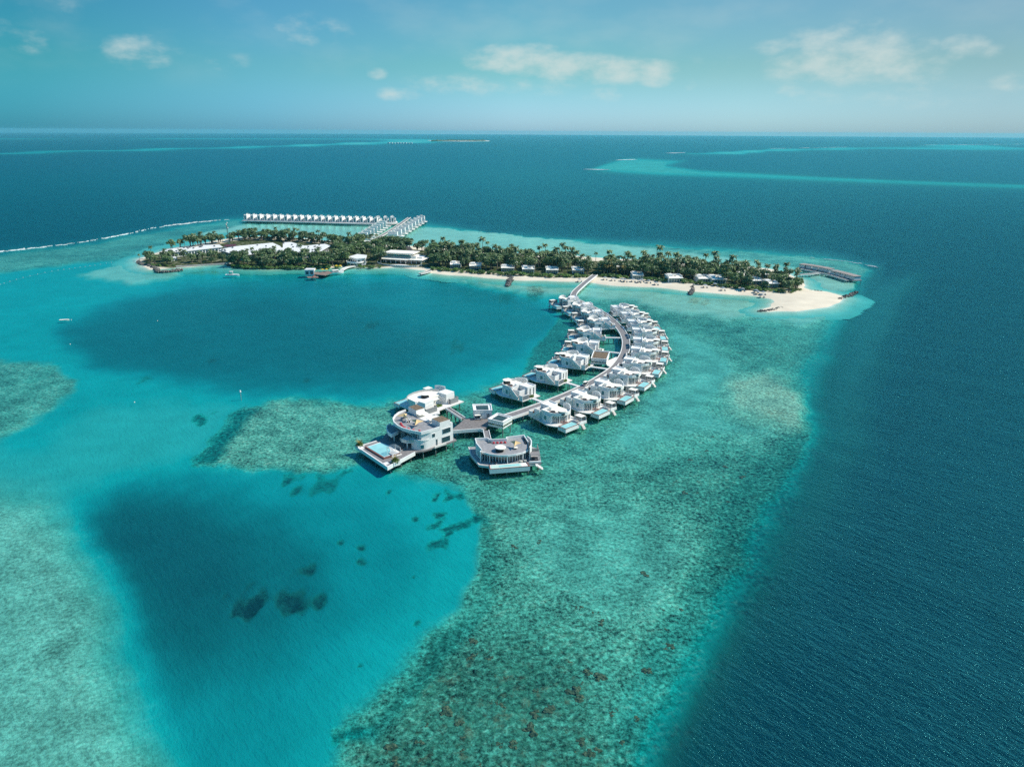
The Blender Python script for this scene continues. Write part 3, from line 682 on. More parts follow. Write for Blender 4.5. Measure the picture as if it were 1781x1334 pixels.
def catmull(P, k=6):
    out = []
    for i in range(len(P) - 1):
        p0, p1, p2, p3 = P[max(i - 1, 0)], P[i], P[i + 1], P[min(i + 2, len(P) - 1)]
        for j in range(k):
            t = j / k
            out.append(.5 * ((2 * p1) + (p2 - p0) * t + (2 * p0 - 5 * p1 + 4 * p2 - p3) * t * t + (3 * p1 - p0 - 3 * p2 + p3) * t ** 3))
    return out + [P[-1]]
BWS = catmull(bw_w)
def bw_near(p):
    i = min(range(len(BWS)), key=lambda i: (BWS[i] - p).length)
    a, b = BWS[max(i - 4, 0)], BWS[min(i + 4, len(BWS) - 1)]
    return BWS[i], (a - b).normalized()      # heading towards the shore
VR = [(978.2, 713.6), (1032.9, 691.8), (1075.3, 670.2), (1106.2, 647.9), (1127.7, 627.7), (1139.8, 607.9), (1142.5, 590), (1139.6, 572.4), (1130.3, 556.9), (1116.9, 543), (1098.9, 531.3)]
VL = [(881.7, 660.5), (937.8, 637.4), (978, 614.2), (999.6, 592.3), (1008.3, 572), (1026.6, 554.4), (1016.4, 541.1), (1001.1, 529.1), (978.2, 517.9)]
V0 = villa('overwater_villa', '', 'white villas on both sides of the curved boardwalk')
LOUNGE = thing('sun_lounger', '', 'lounger', group='loungers beside the villa pools')
m_ = MB().box(-.95, -.3, .22, .95, .3, .32)
for a in (-.8, .8):
    for b in (-.25, .25): m_.box(a - .04, b - .04, 0, a + .04, b + .04, .22)
m_.build('frame', WHITE, LOUNGE)
m_ = MB().box(-.3, -.28, .32, .93, .28, .42); m_.obox(-.58, 0, .56, .75, .56, .1, 0, RAD(38)); m_.build('mattress', RIM, LOUNGE)
DAYB = thing('round_daybed', '', 'daybed', group='round daybeds on the villa roof terraces')
MB().cyl(0, 0, .95, 0, .42, 24).build('base', BLACK, DAYB)
MB().cyl(0, 0, .8, .422, .56, 24).build('cushion', mat('charcoal_cushion', (.08, .08, .085), .8), DAYB)
first = {'v': True, 'l': True, 'd': True}
def place(kind, proto, loc, rz, label, sc=(1, 1, 1), group=None):
    if first.get(kind, False):
        first[kind] = False; proto.location = loc; proto.rotation_euler = (0, 0, rz); proto.scale = sc; proto['label'] = label
        if group: proto['group'] = group
        return proto
    return dup(proto, loc, rz, label, sc, group)
WALKS = []
def place_villa(px, side, k):
    p = Vector(G(px[0], px[1], 7.0)[:2])
    q, d = bw_near(p)
    s = 1 if side == 'R' else -1
    out = Vector((d.y, -d.x)) * s                      # away from the boardwalk
    if (p - q).dot(out) < 0: out = -out
    yl = Vector((-out.y, out.x)) * s
    rz = math.atan2(yl.y, yl.x) - math.pi / 2
    L = lambda x, y, z=0.0: (o.x + out.x * x + yl.x * y, o.y + out.y * x + yl.y * y, z)
    o = p - out * 1.7 - yl * 3.7
    row = 'outer row' if s > 0 else 'inner row'
    n = len(VR) if s > 0 else len(VL)
    pos = (ORD[k] + ' from the seaward end' if 0 < k < n - 1 else ('nearest the round end villas' if k == 0 else 'nearest the beach'))
    place('v', V0, (o.x, o.y, 0), rz, 'white flat-roofed villa on stilts, %s of the %s' % (pos, row), (s, 1, 1))
    who = '%s villa of the %s row' % (('end' if k == 0 else 'shoremost' if k == n - 1 else ORD[k]), 'outer' if s > 0 else 'inner')
    place('d', DAYB, L(-2.0, 2.3, 5.45), rz, 'dark round daybed on the roof terrace of the ' + who)
    for j in (0, 1):
        place('l', LOUNGE, L(3.1 + .1 * j, 2.8 + 1.5 * j, 2.0), math.atan2(out.y, out.x) + (.3 if s > 0 else -.3), 'red-brown lounger on the %s end of the pool deck, %s' % ('tip' if j == 0 else 'pergola', who))
    # walkway back to the boardwalk
    a = Vector(L(-13.15, 4.6)[:2]); b, _ = bw_near(a)
    WALKS.append((a, b, who))
for k, px in enumerate(VR): place_villa(px, 'R', k)
for k, px in enumerate(VL): place_villa(px, 'L', k)
for a, b, who in WALKS:
    L = (b - a).length
    if L < 3.2: continue
    d = (b - a) / L; nrm = Vector((-d.y, d.x)); e = b - d * 1.9
    t = thing('villa_walkway', 'narrow pale timber walkway from the boardwalk to the ' + who, 'walkway', group='walkways from the boardwalk to the villas')
    MB().strip([a, e], 1.5, 1.72, 2.06).build('deck', DECKW, t)
    k = MB()
    for s in (-.78, .78): k.strip([a + nrm * s, e + nrm * s], .12, 1.66, 2.16)
    k.build('edge_beam', WHITE, t)
    n = max(1, int(L / 3.2))
    pm = MB().cyl(0, 0, .14, -3.0, 1.7, 8).mesh('pile', PILE)
    for i in range(n):
        c = a + d * ((i + .5) * (L - 2) / n)
        for s in (-.6, .6):
            o = link('pile', pm, t); o.location = (c.x + nrm.x * s, c.y + nrm.y * s, 0)

# ---------------------------------------------------------------- boardwalk
bwk = thing('boardwalk', 'long grey timber boardwalk with white sides curving from the beach to the end platform', 'boardwalk')
hz = lambda p: 2.2
MB().strip(BWS, 3.7, 1.8, 2.2).build('deck', DECKG, bwk)
k = MB(); off = []
for s in (-1, 1):
    pts = []
    for i, p in enumerate(BWS):
        a, b = BWS[max(i - 1, 0)], BWS[min(i + 1, len(BWS) - 1)]; d = (b - a).normalized()
        pts.append(p + Vector((-d.y, d.x)) * s * 2.02)
    k.strip(pts, .3, 1.35, 2.5)
k.build('side_beam', WHITE, bwk)
acc = 0; pm = MB().cyl(0, 0, .22, -3.0, 1.8, 8).mesh('pile', PILE)
for i in range(1, len(BWS)):
    acc += (BWS[i] - BWS[i - 1]).length
    if acc > 7.0:
        acc = 0; d = (BWS[i] - BWS[i - 1]).normalized()
        for s in (-1.6, 1.6):
            o = link('pile', pm, bwk); o.location = (BWS[i].x - d.y * s, BWS[i].y + d.x * s, 0)
# ---------------------------------------------------------------- end of the boardwalk: platform, pavilions, end villas
def W2(x, y, z, c, s): return G(c[0] + x / s, c[1] + y / s, z)
c5, s5 = (800, 690), 9.2
plat = thing('arrival_platform', 'wide grey timber platform at the seaward end of the boardwalk', 'platform')
pl = [(-23.6, 249.4), (-20.5, 256.5), (-18.6, 262.4), (-15.2, 262.6), (-8.2, 262.9), (-4.2, 266.4), (-1.6, 264.6), (-3.4, 258.8), (-9.2, 254.7), (-10.6, 250.6), (-11.8, 251.6)]
MB().prism(pl, 1.75, 2.2).build('deck', mat('platform_boards', (.21, .185, .17), .75, .2, var=.3, vscale=1.3), plat)
MB().strip([(-23.4, 249.1), (-12.1, 251.3), (-10.9, 250.4)], .3, 1.2, 2.5).build('side_beam', WHITE, plat)
pm = MB().cyl(0, 0, .2, -3.0, 1.75, 8).mesh('pile', PILE)
for x, y in ((-21.5, 250.4), (-18, 251), (-15, 251.6), (-12.5, 252.2), (-19, 258), (-15, 260), (-10, 260), (-11, 256)):
    link('pile', pm, plat).location = (x, y, 0)
def plank_walk(a, b, w, label, white=True):
    a, b = Vector(a), Vector(b); L = (b - a).length; d = (b - a) / L; n = Vector((-d.y, d.x))
    t = thing('villa_walkway', label, 'walkway', group='walkways from the boardwalk to the villas')
    MB().strip([a, b], w, 1.74, 2.14).build('deck', DECKG, t)
    k = MB()
    for s in (-1, 1): k.strip([a + n * s * (w / 2 + .12), b + n * s * (w / 2 + .12)], .22, 1.5, 2.42)
    k.build('edge_beam', WHITE if white else DECKW, t)
    m = max(2, int(L / 3.0))
    for i in range(m):
        c = a + d * ((i + .5) * L / m)
        for s in (-.8, .8): link('pile', pm, t).location = (c.x + n.x * s, c.y + n.y * s, 0)
plank_walk((-26.8, 273.6), (-19.3, 262.0), 1.6, 'short walkway from the platform to the low wide end villa')
plank_walk((-9.9, 250.2), (-7.9, 235.0), 1.9, 'grey plank walkway from the platform to the end villa with the long pool')
plank_walk((-24.2, 248.9), (-26.4, 246.6), 2.6, 'broad short walkway from the platform to the three-storey end villa')

# three-storey villa with the round roof terrace
O1, A1 = (-29.8, 234.6), RAD(41.9)
b1 = thing('end_villa', 'tall white villa with a round roof terrace, sand sails and a big pool deck', 'villa', (O1[0], O1[1], 0), A1)
MB().prism([(-19.9, -3.6), (-14.4, -1.9), (-6.4, .2), (-3.6, -.9), (3.2, -1.6), (11.6, -1.0), (11.8, 3.5), (11, 9), (9, 22), (4, 23), (-3, 22.5), (-6.6, 20), (-8, 18.4), (-12, 17.2), (-19.2, 17.4)], 1.5, 2.0).build('deck', DECKG, b1)
MB().strip([(-11.5, 17.4), (-19.4, 17.6), (-20.1, -3.7), (-14.4, -2.1), (-6.4, 0.0)], .4, .9, 2.25).build('deck_fascia', WHITE, b1)
for x, y in ((-18, -2), (-13, -1), (-8, .4), (-3, -.2), (2, -.9), (7, -.6), (11, .4), (-19, 6), (-19, 14), (-10, 16), (-4, 20), (6, 20), (10.5, 12)):
    link('pile', pm, b1).location = (x, y, -.25)
lo = ARC(-1.2, 3.6, 4.1, 180, 270, 8)          # rounded south corner
w = MB()
w.prism(lo + [(10.4, -.5), (10.4, 11), (4, 12.5), (-1.5, 12.8), (-2.2, 8), (-3.2, 5.8)], 1.6, 5.3)
w.prism([(-3.0, .5), (.4, -.48), (10.38, -.48), (10.38, 14), (8.8, 21), (1, 21.5), (-2.5, 19), (-3.2, 14), (-2.6, 7)], 5.3, 8.2)
w.box(4.6, -.45, 8.2, 9.2, 4.6, 10.6); w.box(4.9, 15.0, 8.2, 8.8, 20.2, 10.6)
w.strip(lo + [(-.2, -.45)], .25, 5.3, 5.9)
w.strip([(9.3, -.35), (10.28, -.35), (10.28, 11)], .22, 8.2, 9.1)
w.prism([(-3.4, 13.2), (-3.0, 20), (4, 21.5), (4, 13)], 1.9, 5.3)
w.build('wall', WHITE, b1)
rt = [(-3.4, -.1), (-.2, -.52), (4.6, -.52), (4.6, 14.8)] + [(4.6, 21.6), (3.4, 21.8), (1.2, 21.4), (-1.6, 19.8), (-4.0, 17.4), (-5.6, 14.2), (-6.3, 10.6), (-6.2, 7.6), (-5.4, 4.6), (-4.4, 2.0)]
MB().prism(rt, 8.202, 8.42).build('roof_terrace', ROOFG, b1)
MB().strip([(4.4, -.4), (-.2, -.4), (-3.3, 0), (-4.3, 2.0), (-5.3, 4.6), (-6.1, 7.6), (-6.2, 10.6), (-5.5, 14.2), (-3.9, 17.4), (-1.5, 19.7), (1.2, 21.3), (4.6, 21.7)], .34, 8.0, 9.15).build('parapet', WHITE, b1)
for nm, (x0, y0, x1, y1) in {'a': (4.7, -.3, 9.1, 4.5), 'b': (5.0, 15.1, 8.7, 20.1)}.items():
    MB().box(x0, y0, 10.602, x1, y1, 10.68).build('block_roof', BROWNR, b1)
MB().box(4.65, 5.6, 9.4, 9.3, 8.6, 9.55).build('white_canopy', CREAM, b1)
MB().box(4.65, 21.0 - 8.6, 9.4, 8.6, 14.9, 9.55).build('white_canopy', CREAM, b1)
# curved middle terrace with columns
mid = [(-3.0, 20.5), (-5.2, 19.6), (-7.0, 17.0), (-8.2, 14.0), (-8.5, 11.4), (-5.2, 12.4), (-3.0, 13)]
MB().prism(mid, 4.95, 5.3).build('middle_terrace', ROOFG, b1)
MB().strip([(-3.0, 20.5), (-5.2, 19.7), (-7.1, 17.0), (-8.3, 14.0), (-8.6, 11.3), (-5.2, 12.3)], .25, 4.7, 6.0).build('parapet', WHITE, b1)
bal = [(-3.0, 1.6), (-5.2, 2.2), (-7.3, 3.6), (-8.1, 5.6), (-7.6, 7.4), (-3.2, 9.0)]
MB().prism(bal, 4.6, 4.9).build('balcony', WHITE, b1)
MB().strip(bal[1:-1], .1, 4.9, 5.8).build('balcony_rail', METAL, b1)
for x, y in ((-6.3, 13.4), (-6.2, 5.0), (-5.2, 18.6)):
    MB().cyl(x, y, .24, 2.0, 4.7, 10).build('column', WHITE, b1)
g = MB().strip([(-3.1, 2.6), (-2.9, 5.8), (-2.4, 8), (-2.6, 12.6)], .1, 5.4, 8.0); g.strip([(-3.5, 6), (-2.5, 8.2), (-1.9, 12.9)], .1, 2.1, 4.6); g.strip([(-3.5, 13.4), (-3.3, 19.6)], .1, 2.1, 4.7)
gl = g.build('glass_front', GLASS, b1)
m = MB()
for k in range(9): m.box(-3.25 + .09 * k, 2.6 + k * 1.15, 5.3, -3.0 + .09 * k, 2.8 + k * 1.15, 8.1)
m.build('mullion', WHITE, gl)
for x0, x1, z0, z1 in ((5.6, 9.3, 5.9, 7.8), (5.2, 9.0, 2.5, 4.6), (1.0, 2.3, 5.9, 7.3), (2.6, 3.3, 2.4, 4.8)):
    f = MB().box(x0, -.60, z0, x1, -.50, z1).build('window', WHITE, b1)
    q = MB(); n = 2 if x1 - x0 > 2 else 1; wd_ = (x1 - x0 - .1) / n
    for i in range(n): q.box(x0 + .1 + i * wd_, -.66, z0 + .1, x0 + (i + 1) * wd_, -.602, z1 - .1)
    q.build('pane', GLASS, f)
f = MB().obox(-3.3, -.28, 3.4, 1.3, .14, 1.6, RAD(-33)).build('window', WHITE, b1)
MB().obox(-3.3, -.36, 3.4, 1.1, .12, 1.4, RAD(-33)).build('pane', PANE, f)
MB().box(1.0, -1.9, 2.0, 6.2, -1.55, 2.7).build('bench_screen', DECKW, b1)
# pool, coping
pb = MB().prism([(-17.4, 3.2), (-10.6, 3.4), (-10.2, 9.5), (-11.4, 15.2), (-17.4, 14.8)], 2.0, 2.35).build('pool', WHITE, b1)
MB().prism([(-17.0, 3.6), (-14.6, 3.7), (-12.4, 6.6), (-11.0, 10), (-11.7, 14.7), (-17.0, 14.4)], 2.352, 2.40).build('pool_water', POOLW, pb)
MB().strip([(-17.5, 15), (-17.5, 2.6), (-10.8, 2.2)], .5, 2.0, 2.55).build('coping', RIM, b1)
MB().box(-19.2, -.5, 1.3, -17.9, 15.2, 1.9).build('lower_step', DECKG, b1)
for y in (-1.2, 15.4): MB().box(-20.0, y - .7, 2.0, -18.2, y + .7, 2.35).build('white_block', WHITE, b1)
# things that stand on it
def planter(x, y, label, n=220):
    t = thing('planter', label, 'planter', tuple(loc1(x, y, 2.0)), A1, group='white planters on the pool deck')
    MB().strip([(-1.2, -1.0), (1.2, -1.0), (1.2, 1.0), (-1.2, 1.0)], .25, -.9, .6, closed=True).build('box', WHITE, t)
    rnd = random.Random(int(y * 10)); g = MB(); leafclump(g, 0, 0, .3, 1.6, 1.5, 1.3, n, .3, rnd); g.build('leaves', GREENP, t)
    fr = MB()
    for k in range(24):
        a = k * 2.4; el_ = rnd.uniform(.5, 1.2); L = rnd.uniform(1.5, 2.3)
        p0 = Vector((0, 0, .9)); p1 = p0 + Vector((math.cos(a) * math.cos(el_), math.sin(a) * math.cos(el_), math.sin(el_))) * L
        s = Vector((-math.sin(a), math.cos(a), 0)) * .16
        fr._add([p0 - s, p1 - s * .3, p1 + s * .3, p0 + s], [(0, 1, 2, 3)])
    fr.build('fronds', mat('golden_fronds', (.30, .22, .05), .6, .2, var=.3, vscale=2), t)
c1, s1_ = math.cos(A1), math.sin(A1)
def loc1(x, y, z): return (O1[0] + c1 * x - s1_ * y, O1[1] + s1_ * x + c1 * y, z)
planter(-18.4, 17.6, 'white planter with golden fronds at the far corner of the big pool deck')
planter(-16.0, -2.2, 'white planter with golden fronds at the near corner of the big pool deck', 260)
gz = thing('deck_gazebo', 'white open gazebo frame with a lattice top beside the big round-edged pool', 'gazebo', loc1(-12.9, 3.4, 2.0), A1)
for x in (-1.7, 1.7):
    for y in (-1.6, 1.6): MB().cyl(x, y, .1, .4, 2.8, 8).build('post', WHITE, gz)
f = MB()
for k in range(9):
    x = -1.9 + 3.8 * k / 8; h = 2.8 + .5 * math.cos((x / 1.9) * math.pi / 2)
    f.obox(x, 0, h, .07, 3.6, .07)
for k in range(5): f.obox(0, -1.7 + .85 * k, 2.85, 3.8, .07, .07)
f.build('lattice_top', METAL, gz)
MB().box(-1.4, -1.2, .3, 1.2, 1.3, .75).build('cushion_bench', mat('pale_cushion', (.6, .58, .54), .8), gz)
MB().box(-1.9, -2.0, .02, 2.0, 1.8, .3).build('plinth', DECKW, gz)
def sail(loc, r, label, rz):
    t = thing('shade_sail', label, 'shade sail', loc, rz, group='sand coloured shade sails on the roof terraces')
    a = [Vector((math.cos(x) * r, math.sin(x) * r, z)) for x, z in ((.1, 1.5), (2.2, 1.9), (4.2, 1.5))]; c = Vector((0, 0, 2.75)); n = 6
    mb = MB()
    for i in range(3):
        p, q = a[i], a[(i + 1) % 3]
        for j in range(n):
            e0, e1 = p.lerp(q, j / n), p.lerp(q, (j + 1) / n)
            k0 = 1 - .45 * math.sin(math.pi * j / n); k1 = 1 - .45 * math.sin(math.pi * (j + 1) / n)
            f0 = Vector((e0.x * k0, e0.y * k0, e0.z)); f1 = Vector((e1.x * k1, e1.y * k1, e1.z))
            mb._add([c, f0, f1], [(0, 1, 2)])
            mb._add([c - Vector((0, 0, .03)), f1 - Vector((0, 0, .03)), f0 - Vector((0, 0, .03))], [(0, 1, 2)])
    mb.build('sailcloth', SAIL, t); MB().cyl(0, 0, .06, 0, 2.72, 8).build('mast', METAL, t)
    for v in a: MB().tube((v.x, v.y, 0), (v.x, v.y, v.z), .04).build('corner_post', METAL, t)
sail(loc1(-.8, 14.6, 8.42), 2.7, 'sand shade sail nearer the lagoon on the round roof terrace', 1.2)
sail(loc1(-.6, 6.6, 8.42), 2.7, 'sand shade sail over the middle of the round roof terrace', .4)
for i, (x, y) in enumerate(((.3, 16.3), (.4, 8.6))):
    t = thing('round_table', 'round white table under the %s sail of the round terrace' % ('lagoon-side' if i == 0 else 'middle'), 'table', loc1(x, y, 8.42), 0, group='round tables on the terrace')
    MB().cyl(0, 0, .75, .62, .72, 20).build('top', CREAM, t); MB().cyl(0, 0, .25, 0, .62, 10).build('foot', BLACK, t)
sp = thing('spiral_stair', 'white spiral stair rising in the middle of the round roof terrace', 'stair', loc1(-.6, 12.2, 8.42), 0)
m = MB()
for k in range(16):
    a = k * .42; m.obox(.55 * math.cos(a), .55 * math.sin(a), -.6 + .12 * k, .9, .32, .06, a)
m.build('tread', DECKW, sp); MB().strip(ARC(0, 0, 1.1, -40, 250, 16), .06, 0, .1, zs=[.7 + .05 * k for k in range(17)]).build('rail', WHITE, sp); MB().cyl(0, 0, .1, -.2, 1.8, 8).build('post', WHITE, sp)
pz = [(-3.9, 12.2), (-4.5, 10.8), (-4.9, 9.4), (-5.0, 8.0), (-4.6, 6.2), (-3.9, 4.2), (-2.6, 2.2)]
PF = thing('red_pouf', '', 'pouf', group='red poufs on the roof terraces')
MB().cyl(0, 0, .5, 0, .45, 14, .42).build('cushion', RED, PF)
MB().cyl(0, 0, .44, .452, .6, 14, .25).build('back_pillow', RED, PF)
first['p'] = True
for i, (x, y) in enumerate(pz):
    place('p', PF, loc1(x, y, 8.42), 0, 'red pouf along the curved parapet of the round terrace, %s from the window side' % ['seventh', 'sixth', 'fifth', 'fourth', 'third', 'second', 'first'][i])
for i in range(3):
    place('l', LOUNGE, loc1(-8.6 + .4 * i, 4.6 + 1.6 * i, 2.0), A1 + .4, 'green-shaded lounger, number %s from the white wall, under the curved balcony' % ['one', 'two', 'three'][i], group='loungers under the curved balcony')

# low wide villa behind it
O0, A0 = (-30.7, 271.1), RAD(47.7)
b0 = thing('end_villa', 'wide low white villa with a big cream roof between two walled entry courts', 'villa', (O0[0], O0[1], 0), A0)
MB().prism([(-8.2, -.6), (-1.6, -3.4), (.6, -.6), (14.6, -.6), (13.6, 9), (12.6, 19.6), (2, 20.5), (-7.2, 19), (-7.2, 4)], 1.6, 2.0).build('deck', DECKW, b0)
for x, y in ((-7, .5), (-1, -1.5), (5, 0), (13, .5), (12.5, 8), (-6.5, 10), (-6.6, 18), (12, 18), (4, 19)): link('pile', pm, b0).location = (x, y, -.15)
w = MB(); curve = [(-6.8, 10.6), (-5.6, 12.4), (-3.2, 13.8), (.2, 14.5), (3.2, 14.2), (6.0, 13.2), (8.2, 11.4), (9.5, 9.2)]
w.prism([(-6.6, 5.0), (-5.6, .9), (-.2, 1.8), (0, 5), (2.6, 6), (6.6, 6), (7.2, 2.2), (12.2, 2.6), (11.6, 8.4), (9.3, 9.2)] + [(x * .93, y * .93) for x, y in curve[::-1]], 2.0, 5.1)
w.prism([(-5.5, .95), (-.25, 1.85), (-.05, 4.9), (-5.9, 4.9)], 5.102, 6.3); w.prism([(7.25, 2.2), (12.15, 2.65), (11.7, 7.4), (7.1, 7.4)], 5.102, 6.3)
w.build('wall', WHITE, b0)
MB().prism([(-6.7, 5.0), (0, 5.0), (2.6, 5.9), (7.0, 5.9), (9.6, 7.5), (9.5, 9.2)] + curve[::-1], 5.1, 5.45).build('roof', CREAM, b0)
MB().strip(curve, .12, 5.45, 6.3).build('roof_rail', METAL, b0)
MB().strip([(-6.6, 10.4), (-7.0, 5.2), (-6.2, 5.0)], .22, 5.1, 6.3).build('parapet', WHITE, b0)
for x0, x1, y0 in ((-6.3, -.6, -.5), (8.4, 12.7, .9)):
    MB().strip([(x0, y0 + 1.2), (x0, y0), (x1, y0), (x1, y0 + 1.6)], .2, 2.0, 4.2).build('entry_screen', SCREEN, b0)
    MB().box(x0 + .15, y0 + .15, 2.002, x1 - .15, y0 + 1.5, 2.1).build('entry_floor', SHADOWWOOD, b0)
MB().strip([(10.2, 12.7), (11.4, 11.8), (12.1, 10.4), (12.4, 8.6)], .25, 2.0, 7.0).build('curved_wall', WHITE, b0)
pb = MB().box(-7.4, 15.6, .9, -.6, 19.2, 2.3).build('pool', WHITE, b0)
MB().box(-7.0, 15.9, 2.302, -1.0, 18.8, 2.36).build('pool_water', POOLW, pb)
MB().strip([(-7.2, 15.7), (-7.2, 19.0), (-.8, 19.0)], .3, 2.302, 2.42).build('coping', RIM, pb)
pg = MB().obox(10.4, 17.6, 4.6, 3.2, 2.8, .12).build('pergola', CREAM, b0)
for a in (-1.4, 1.4):
    for b in (-1.2, 1.2): MB().cyl(10.4 + a, 17.6 + b, .08, 2.0, 4.54, 8).build('pergola_post', WHITE, pg)
cn = MB().cyl(.9, 8.4, 1.9, 6.7, 6.9, 32).build('roof_canopy', CREAM, b0); MB().cyl(.9, 8.4, .08, 5.45, 6.7, 8).build('canopy_post', METAL, cn)
MB().cyl(.5, 7.9, 1.7, 5.452, 5.95, 28).build('round_lounge', BLACK, b0)
rnd = random.Random(9); g = MB(); leafclump(g, 3.6, 3.2, 2.0, 1.9, 1.5, .7, 200, .3, rnd); g.build('garden_bush', GREENP, b0)
MB().box(1.2, 4.4, 4.3, 5.4, 5.8, 4.45).build('entry_canopy', CREAM, b0)

# near end villa with the long pool
O2, A2 = (-10.4, 223.9), RAD(7.6)
b2 = thing('end_villa', 'white villa with a grey roof terrace and a long white-walled pool in front', 'villa', (O2[0], O2[1], 0), A2)
MB().prism([(-3.6, 12), (-3.2, 5), (-1.0, -3.0), (1.8, -4.2), (2.0, -4.6), (15.2, -4.0), (20.3, -4.2), (21.4, 7), (17.5, 11.2), (8, 12)], 1.55, 2.0).build('deck', ROOFG, b2)
MB().strip([(-3.7, 12), (-3.3, 5), (-1.1, -3.1), (2.0, -4.4)], .3, 1.2, 2.06).build('deck_fascia', DECKW, b2)
for x, y in ((-2.6, 8), (-1.4, 2), (0, -2.5), (4, -6.5), (8, -6.5), (12, -6.2), (15.5, -5.8), (19.5, -3), (20, 5), (16, 10), (5, 11)): link('pile', pm, b2).location = (x, y, -.25)
fc = [(0, 0), (2.6, -2.2), (5.6, -3.5), (8.6, -3.8), (11.6, -3.3), (14.2, -2.2), (16.3, -.4)]
fi = [(x * .97 + .25, y * .8 + .9) for x, y in fc]
w = MB()
w.prism([(-1.3, 5.2), (-.1, .1)] + fi + [(17.0, 4.3), (16.4, 10.6), (9.9, 9.5), (9.7, 8.1), (3.8, 8.0), (3.0, 9.7), (-1.4, 9.7)], 2.0, 5.0)
w.strip([(0, .0), (-1.3, 5.2), (-1.4, 9.6), (2.9, 9.6), (3.8, 7.95), (9.7, 8.0), (9.9, 9.4), (16.3, 10.5), (17.0, 4.4)], .26, 5.3, 6.4)
w.strip([(-.5, -1.0), (-.2, 1.0), (-1.5, 5.2)], .3, 2.0, 5.9)
w.build('wall', WHITE, b2)
MB().prism([(-1.25, 5.2), (-.02, -.02)] + fc[1:] + [(17.0, 4.3), (16.4, 10.6), (9.9, 9.5), (9.7, 8.1), (3.8, 8.0), (3.0, 9.7), (-1.35, 9.7)], 5.0, 5.32).build('roof_terrace', ROOFG, b2)
MB().strip([(0, 0)] + fc[1:], .2, 4.85, 5.55).build('roof_edge', WHITE, b2)
gl = MB().strip([(x, y - .06) for x, y in fi], .06, 2.1, 4.8).build('glass_front', GLASS, b2)
m = MB()
for i in range(len(fi) - 1):
    for k in (0, .33, .66):
        x = fi[i][0] + (fi[i + 1][0] - fi[i][0]) * k; y = fi[i][1] + (fi[i + 1][1] - fi[i][1]) * k; m.box(x - .09, y - .2, 2.0, x + .09, y - .02, 4.95)
m.build('mullion', WHITE, gl)
for i in (1, 3, 5): MB().cyl(fc[i][0], fc[i][1] + .35, .15, 2.0, 5.0, 8).build('column', WHITE, b2)
MB().strip([(16.6, -1.4), (17.6, 1.2), (18.1, 4.0), (17.9, 6.2), (17.2, 8.0)], .3, 2.0, 6.9).build('curved_wall', WHITE, b2)
pb = MB().prism([(2.0, -7.9), (15.9, -7.1), (15.3, -3.9), (2.0, -4.35)], .7, 2.3).build('pool', WHITE, b2)
MB().prism([(2.7, -7.3), (13.2, -6.6), (13.0, -4.4), (2.7, -4.8)], 2.302, 2.36).build('pool_water', mat('pale_pool_shelf', (.55, .72, .62), .1, .5), pb)
MB().prism([(5.4, -6.4), (12.6, -5.9), (12.4, -4.7), (5.4, -5.2)], 2.362, 2.40).build('pool_deep_end', POOLW, pb)
MB().strip([(2.2, -4.3), (2.2, -7.7), (15.7, -6.95), (15.2, -4.0)], .34, 2.302, 2.46).build('coping', RIM, pb)
MB().box(3.0, 7.0, 5.322, 4.2, 8.0 - .2, 5.7).build('stair_hatch', GLASS, b2)
MB().box(16.0, 4.8, 5.322, 16.8, 9.8, 5.75).build('plant_bed', SHADOWWOOD, b2)
pg = MB().obox(18.4, -1.6, 4.5, 3.4, 2.9, .12, .05).build('pergola', DECKG, b2)
for a in (-1.5, 1.5):
    for b in (-1.3, 1.3): MB().cyl(18.4 + a, -1.6 + b, .08, 2.0, 4.44, 8).build('pergola_post', SCREEN, pg)
MB().strip([(17.4, 3.0), (20.4, 2.2), (20.6, 6.4)], .12, 2.0, 4.4).build('screen', SCREEN, b2)
MB().box(16.2, -4.0, .9, 20.2, -3.6, 2.6).build('deck_parapet', WHITE, b2)
la = MB()
for i in range(5): la.obox(18.6 + .4 * i, -5.3 - .1 * i, 1.8 - .28 * i, .9, 1.8, .06)
la.build('swim_ladder', DECKW, b2)
sb = MB(); sb.box(17.2, -2.6, 2.0, 19.6, -1.8, 2.6); sb.box(17.2, -1.0, 2.0, 19.6, -.4, 2.7); sb.build('sofa', mat('charcoal_cushion', (.08, .08, .085), .8), b2)
f = MB().box(-1.02, 2.0, 2.5, -.86, 3.0, 4.6).build('window', WHITE, b2)
MB().box(-1.1, 2.1, 2.6, -1.022, 2.9, 4.5).build('pane', PANE, f)
c2, s2 = math.cos(A2), math.sin(A2)
def loc2(x, y, z): return (O2[0] + c2 * x - s2 * y, O2[1] + s2 * x + c2 * y, z)
t = thing('roof_parasol', 'large round cream parasol on the grey roof terrace of the long-pool villa', 'parasol', loc2(6.6, .2, 5.32), 0)
MB().cyl(0, 0, 1.95, 1.3, 1.48, 36, 1.9).build('canopy', CREAM, t); MB().cyl(0, 0, .07, 0, 1.3, 8).build('pole', METAL, t); MB().cyl(-.3, -.4, 1.4, .002, .4, 28).build('lounge_base', BLACK, t)
sail(loc2(12.1, 2.0, 5.32), 2.3, 'sand shade sail on the roof of the long-pool villa', .3)
t = thing('round_table', 'small round white table under the sail of the long-pool villa', 'table', loc2(12.0, 1.2, 5.32), 0)
MB().cyl(0, 0, .8, .5, .62, 20).build('top', CREAM, t); MB().cyl(0, 0, .5, 0, .5, 14).build('foot', BLACK, t)
for i in range(4):
    place('p', PF, loc2(4.9 + 1.35 * i, 6.6, 5.32), 0, 'red pouf by the back wall of the long-pool villa roof, %s from the hatch' % ORD[i].replace('nearest', 'first'))
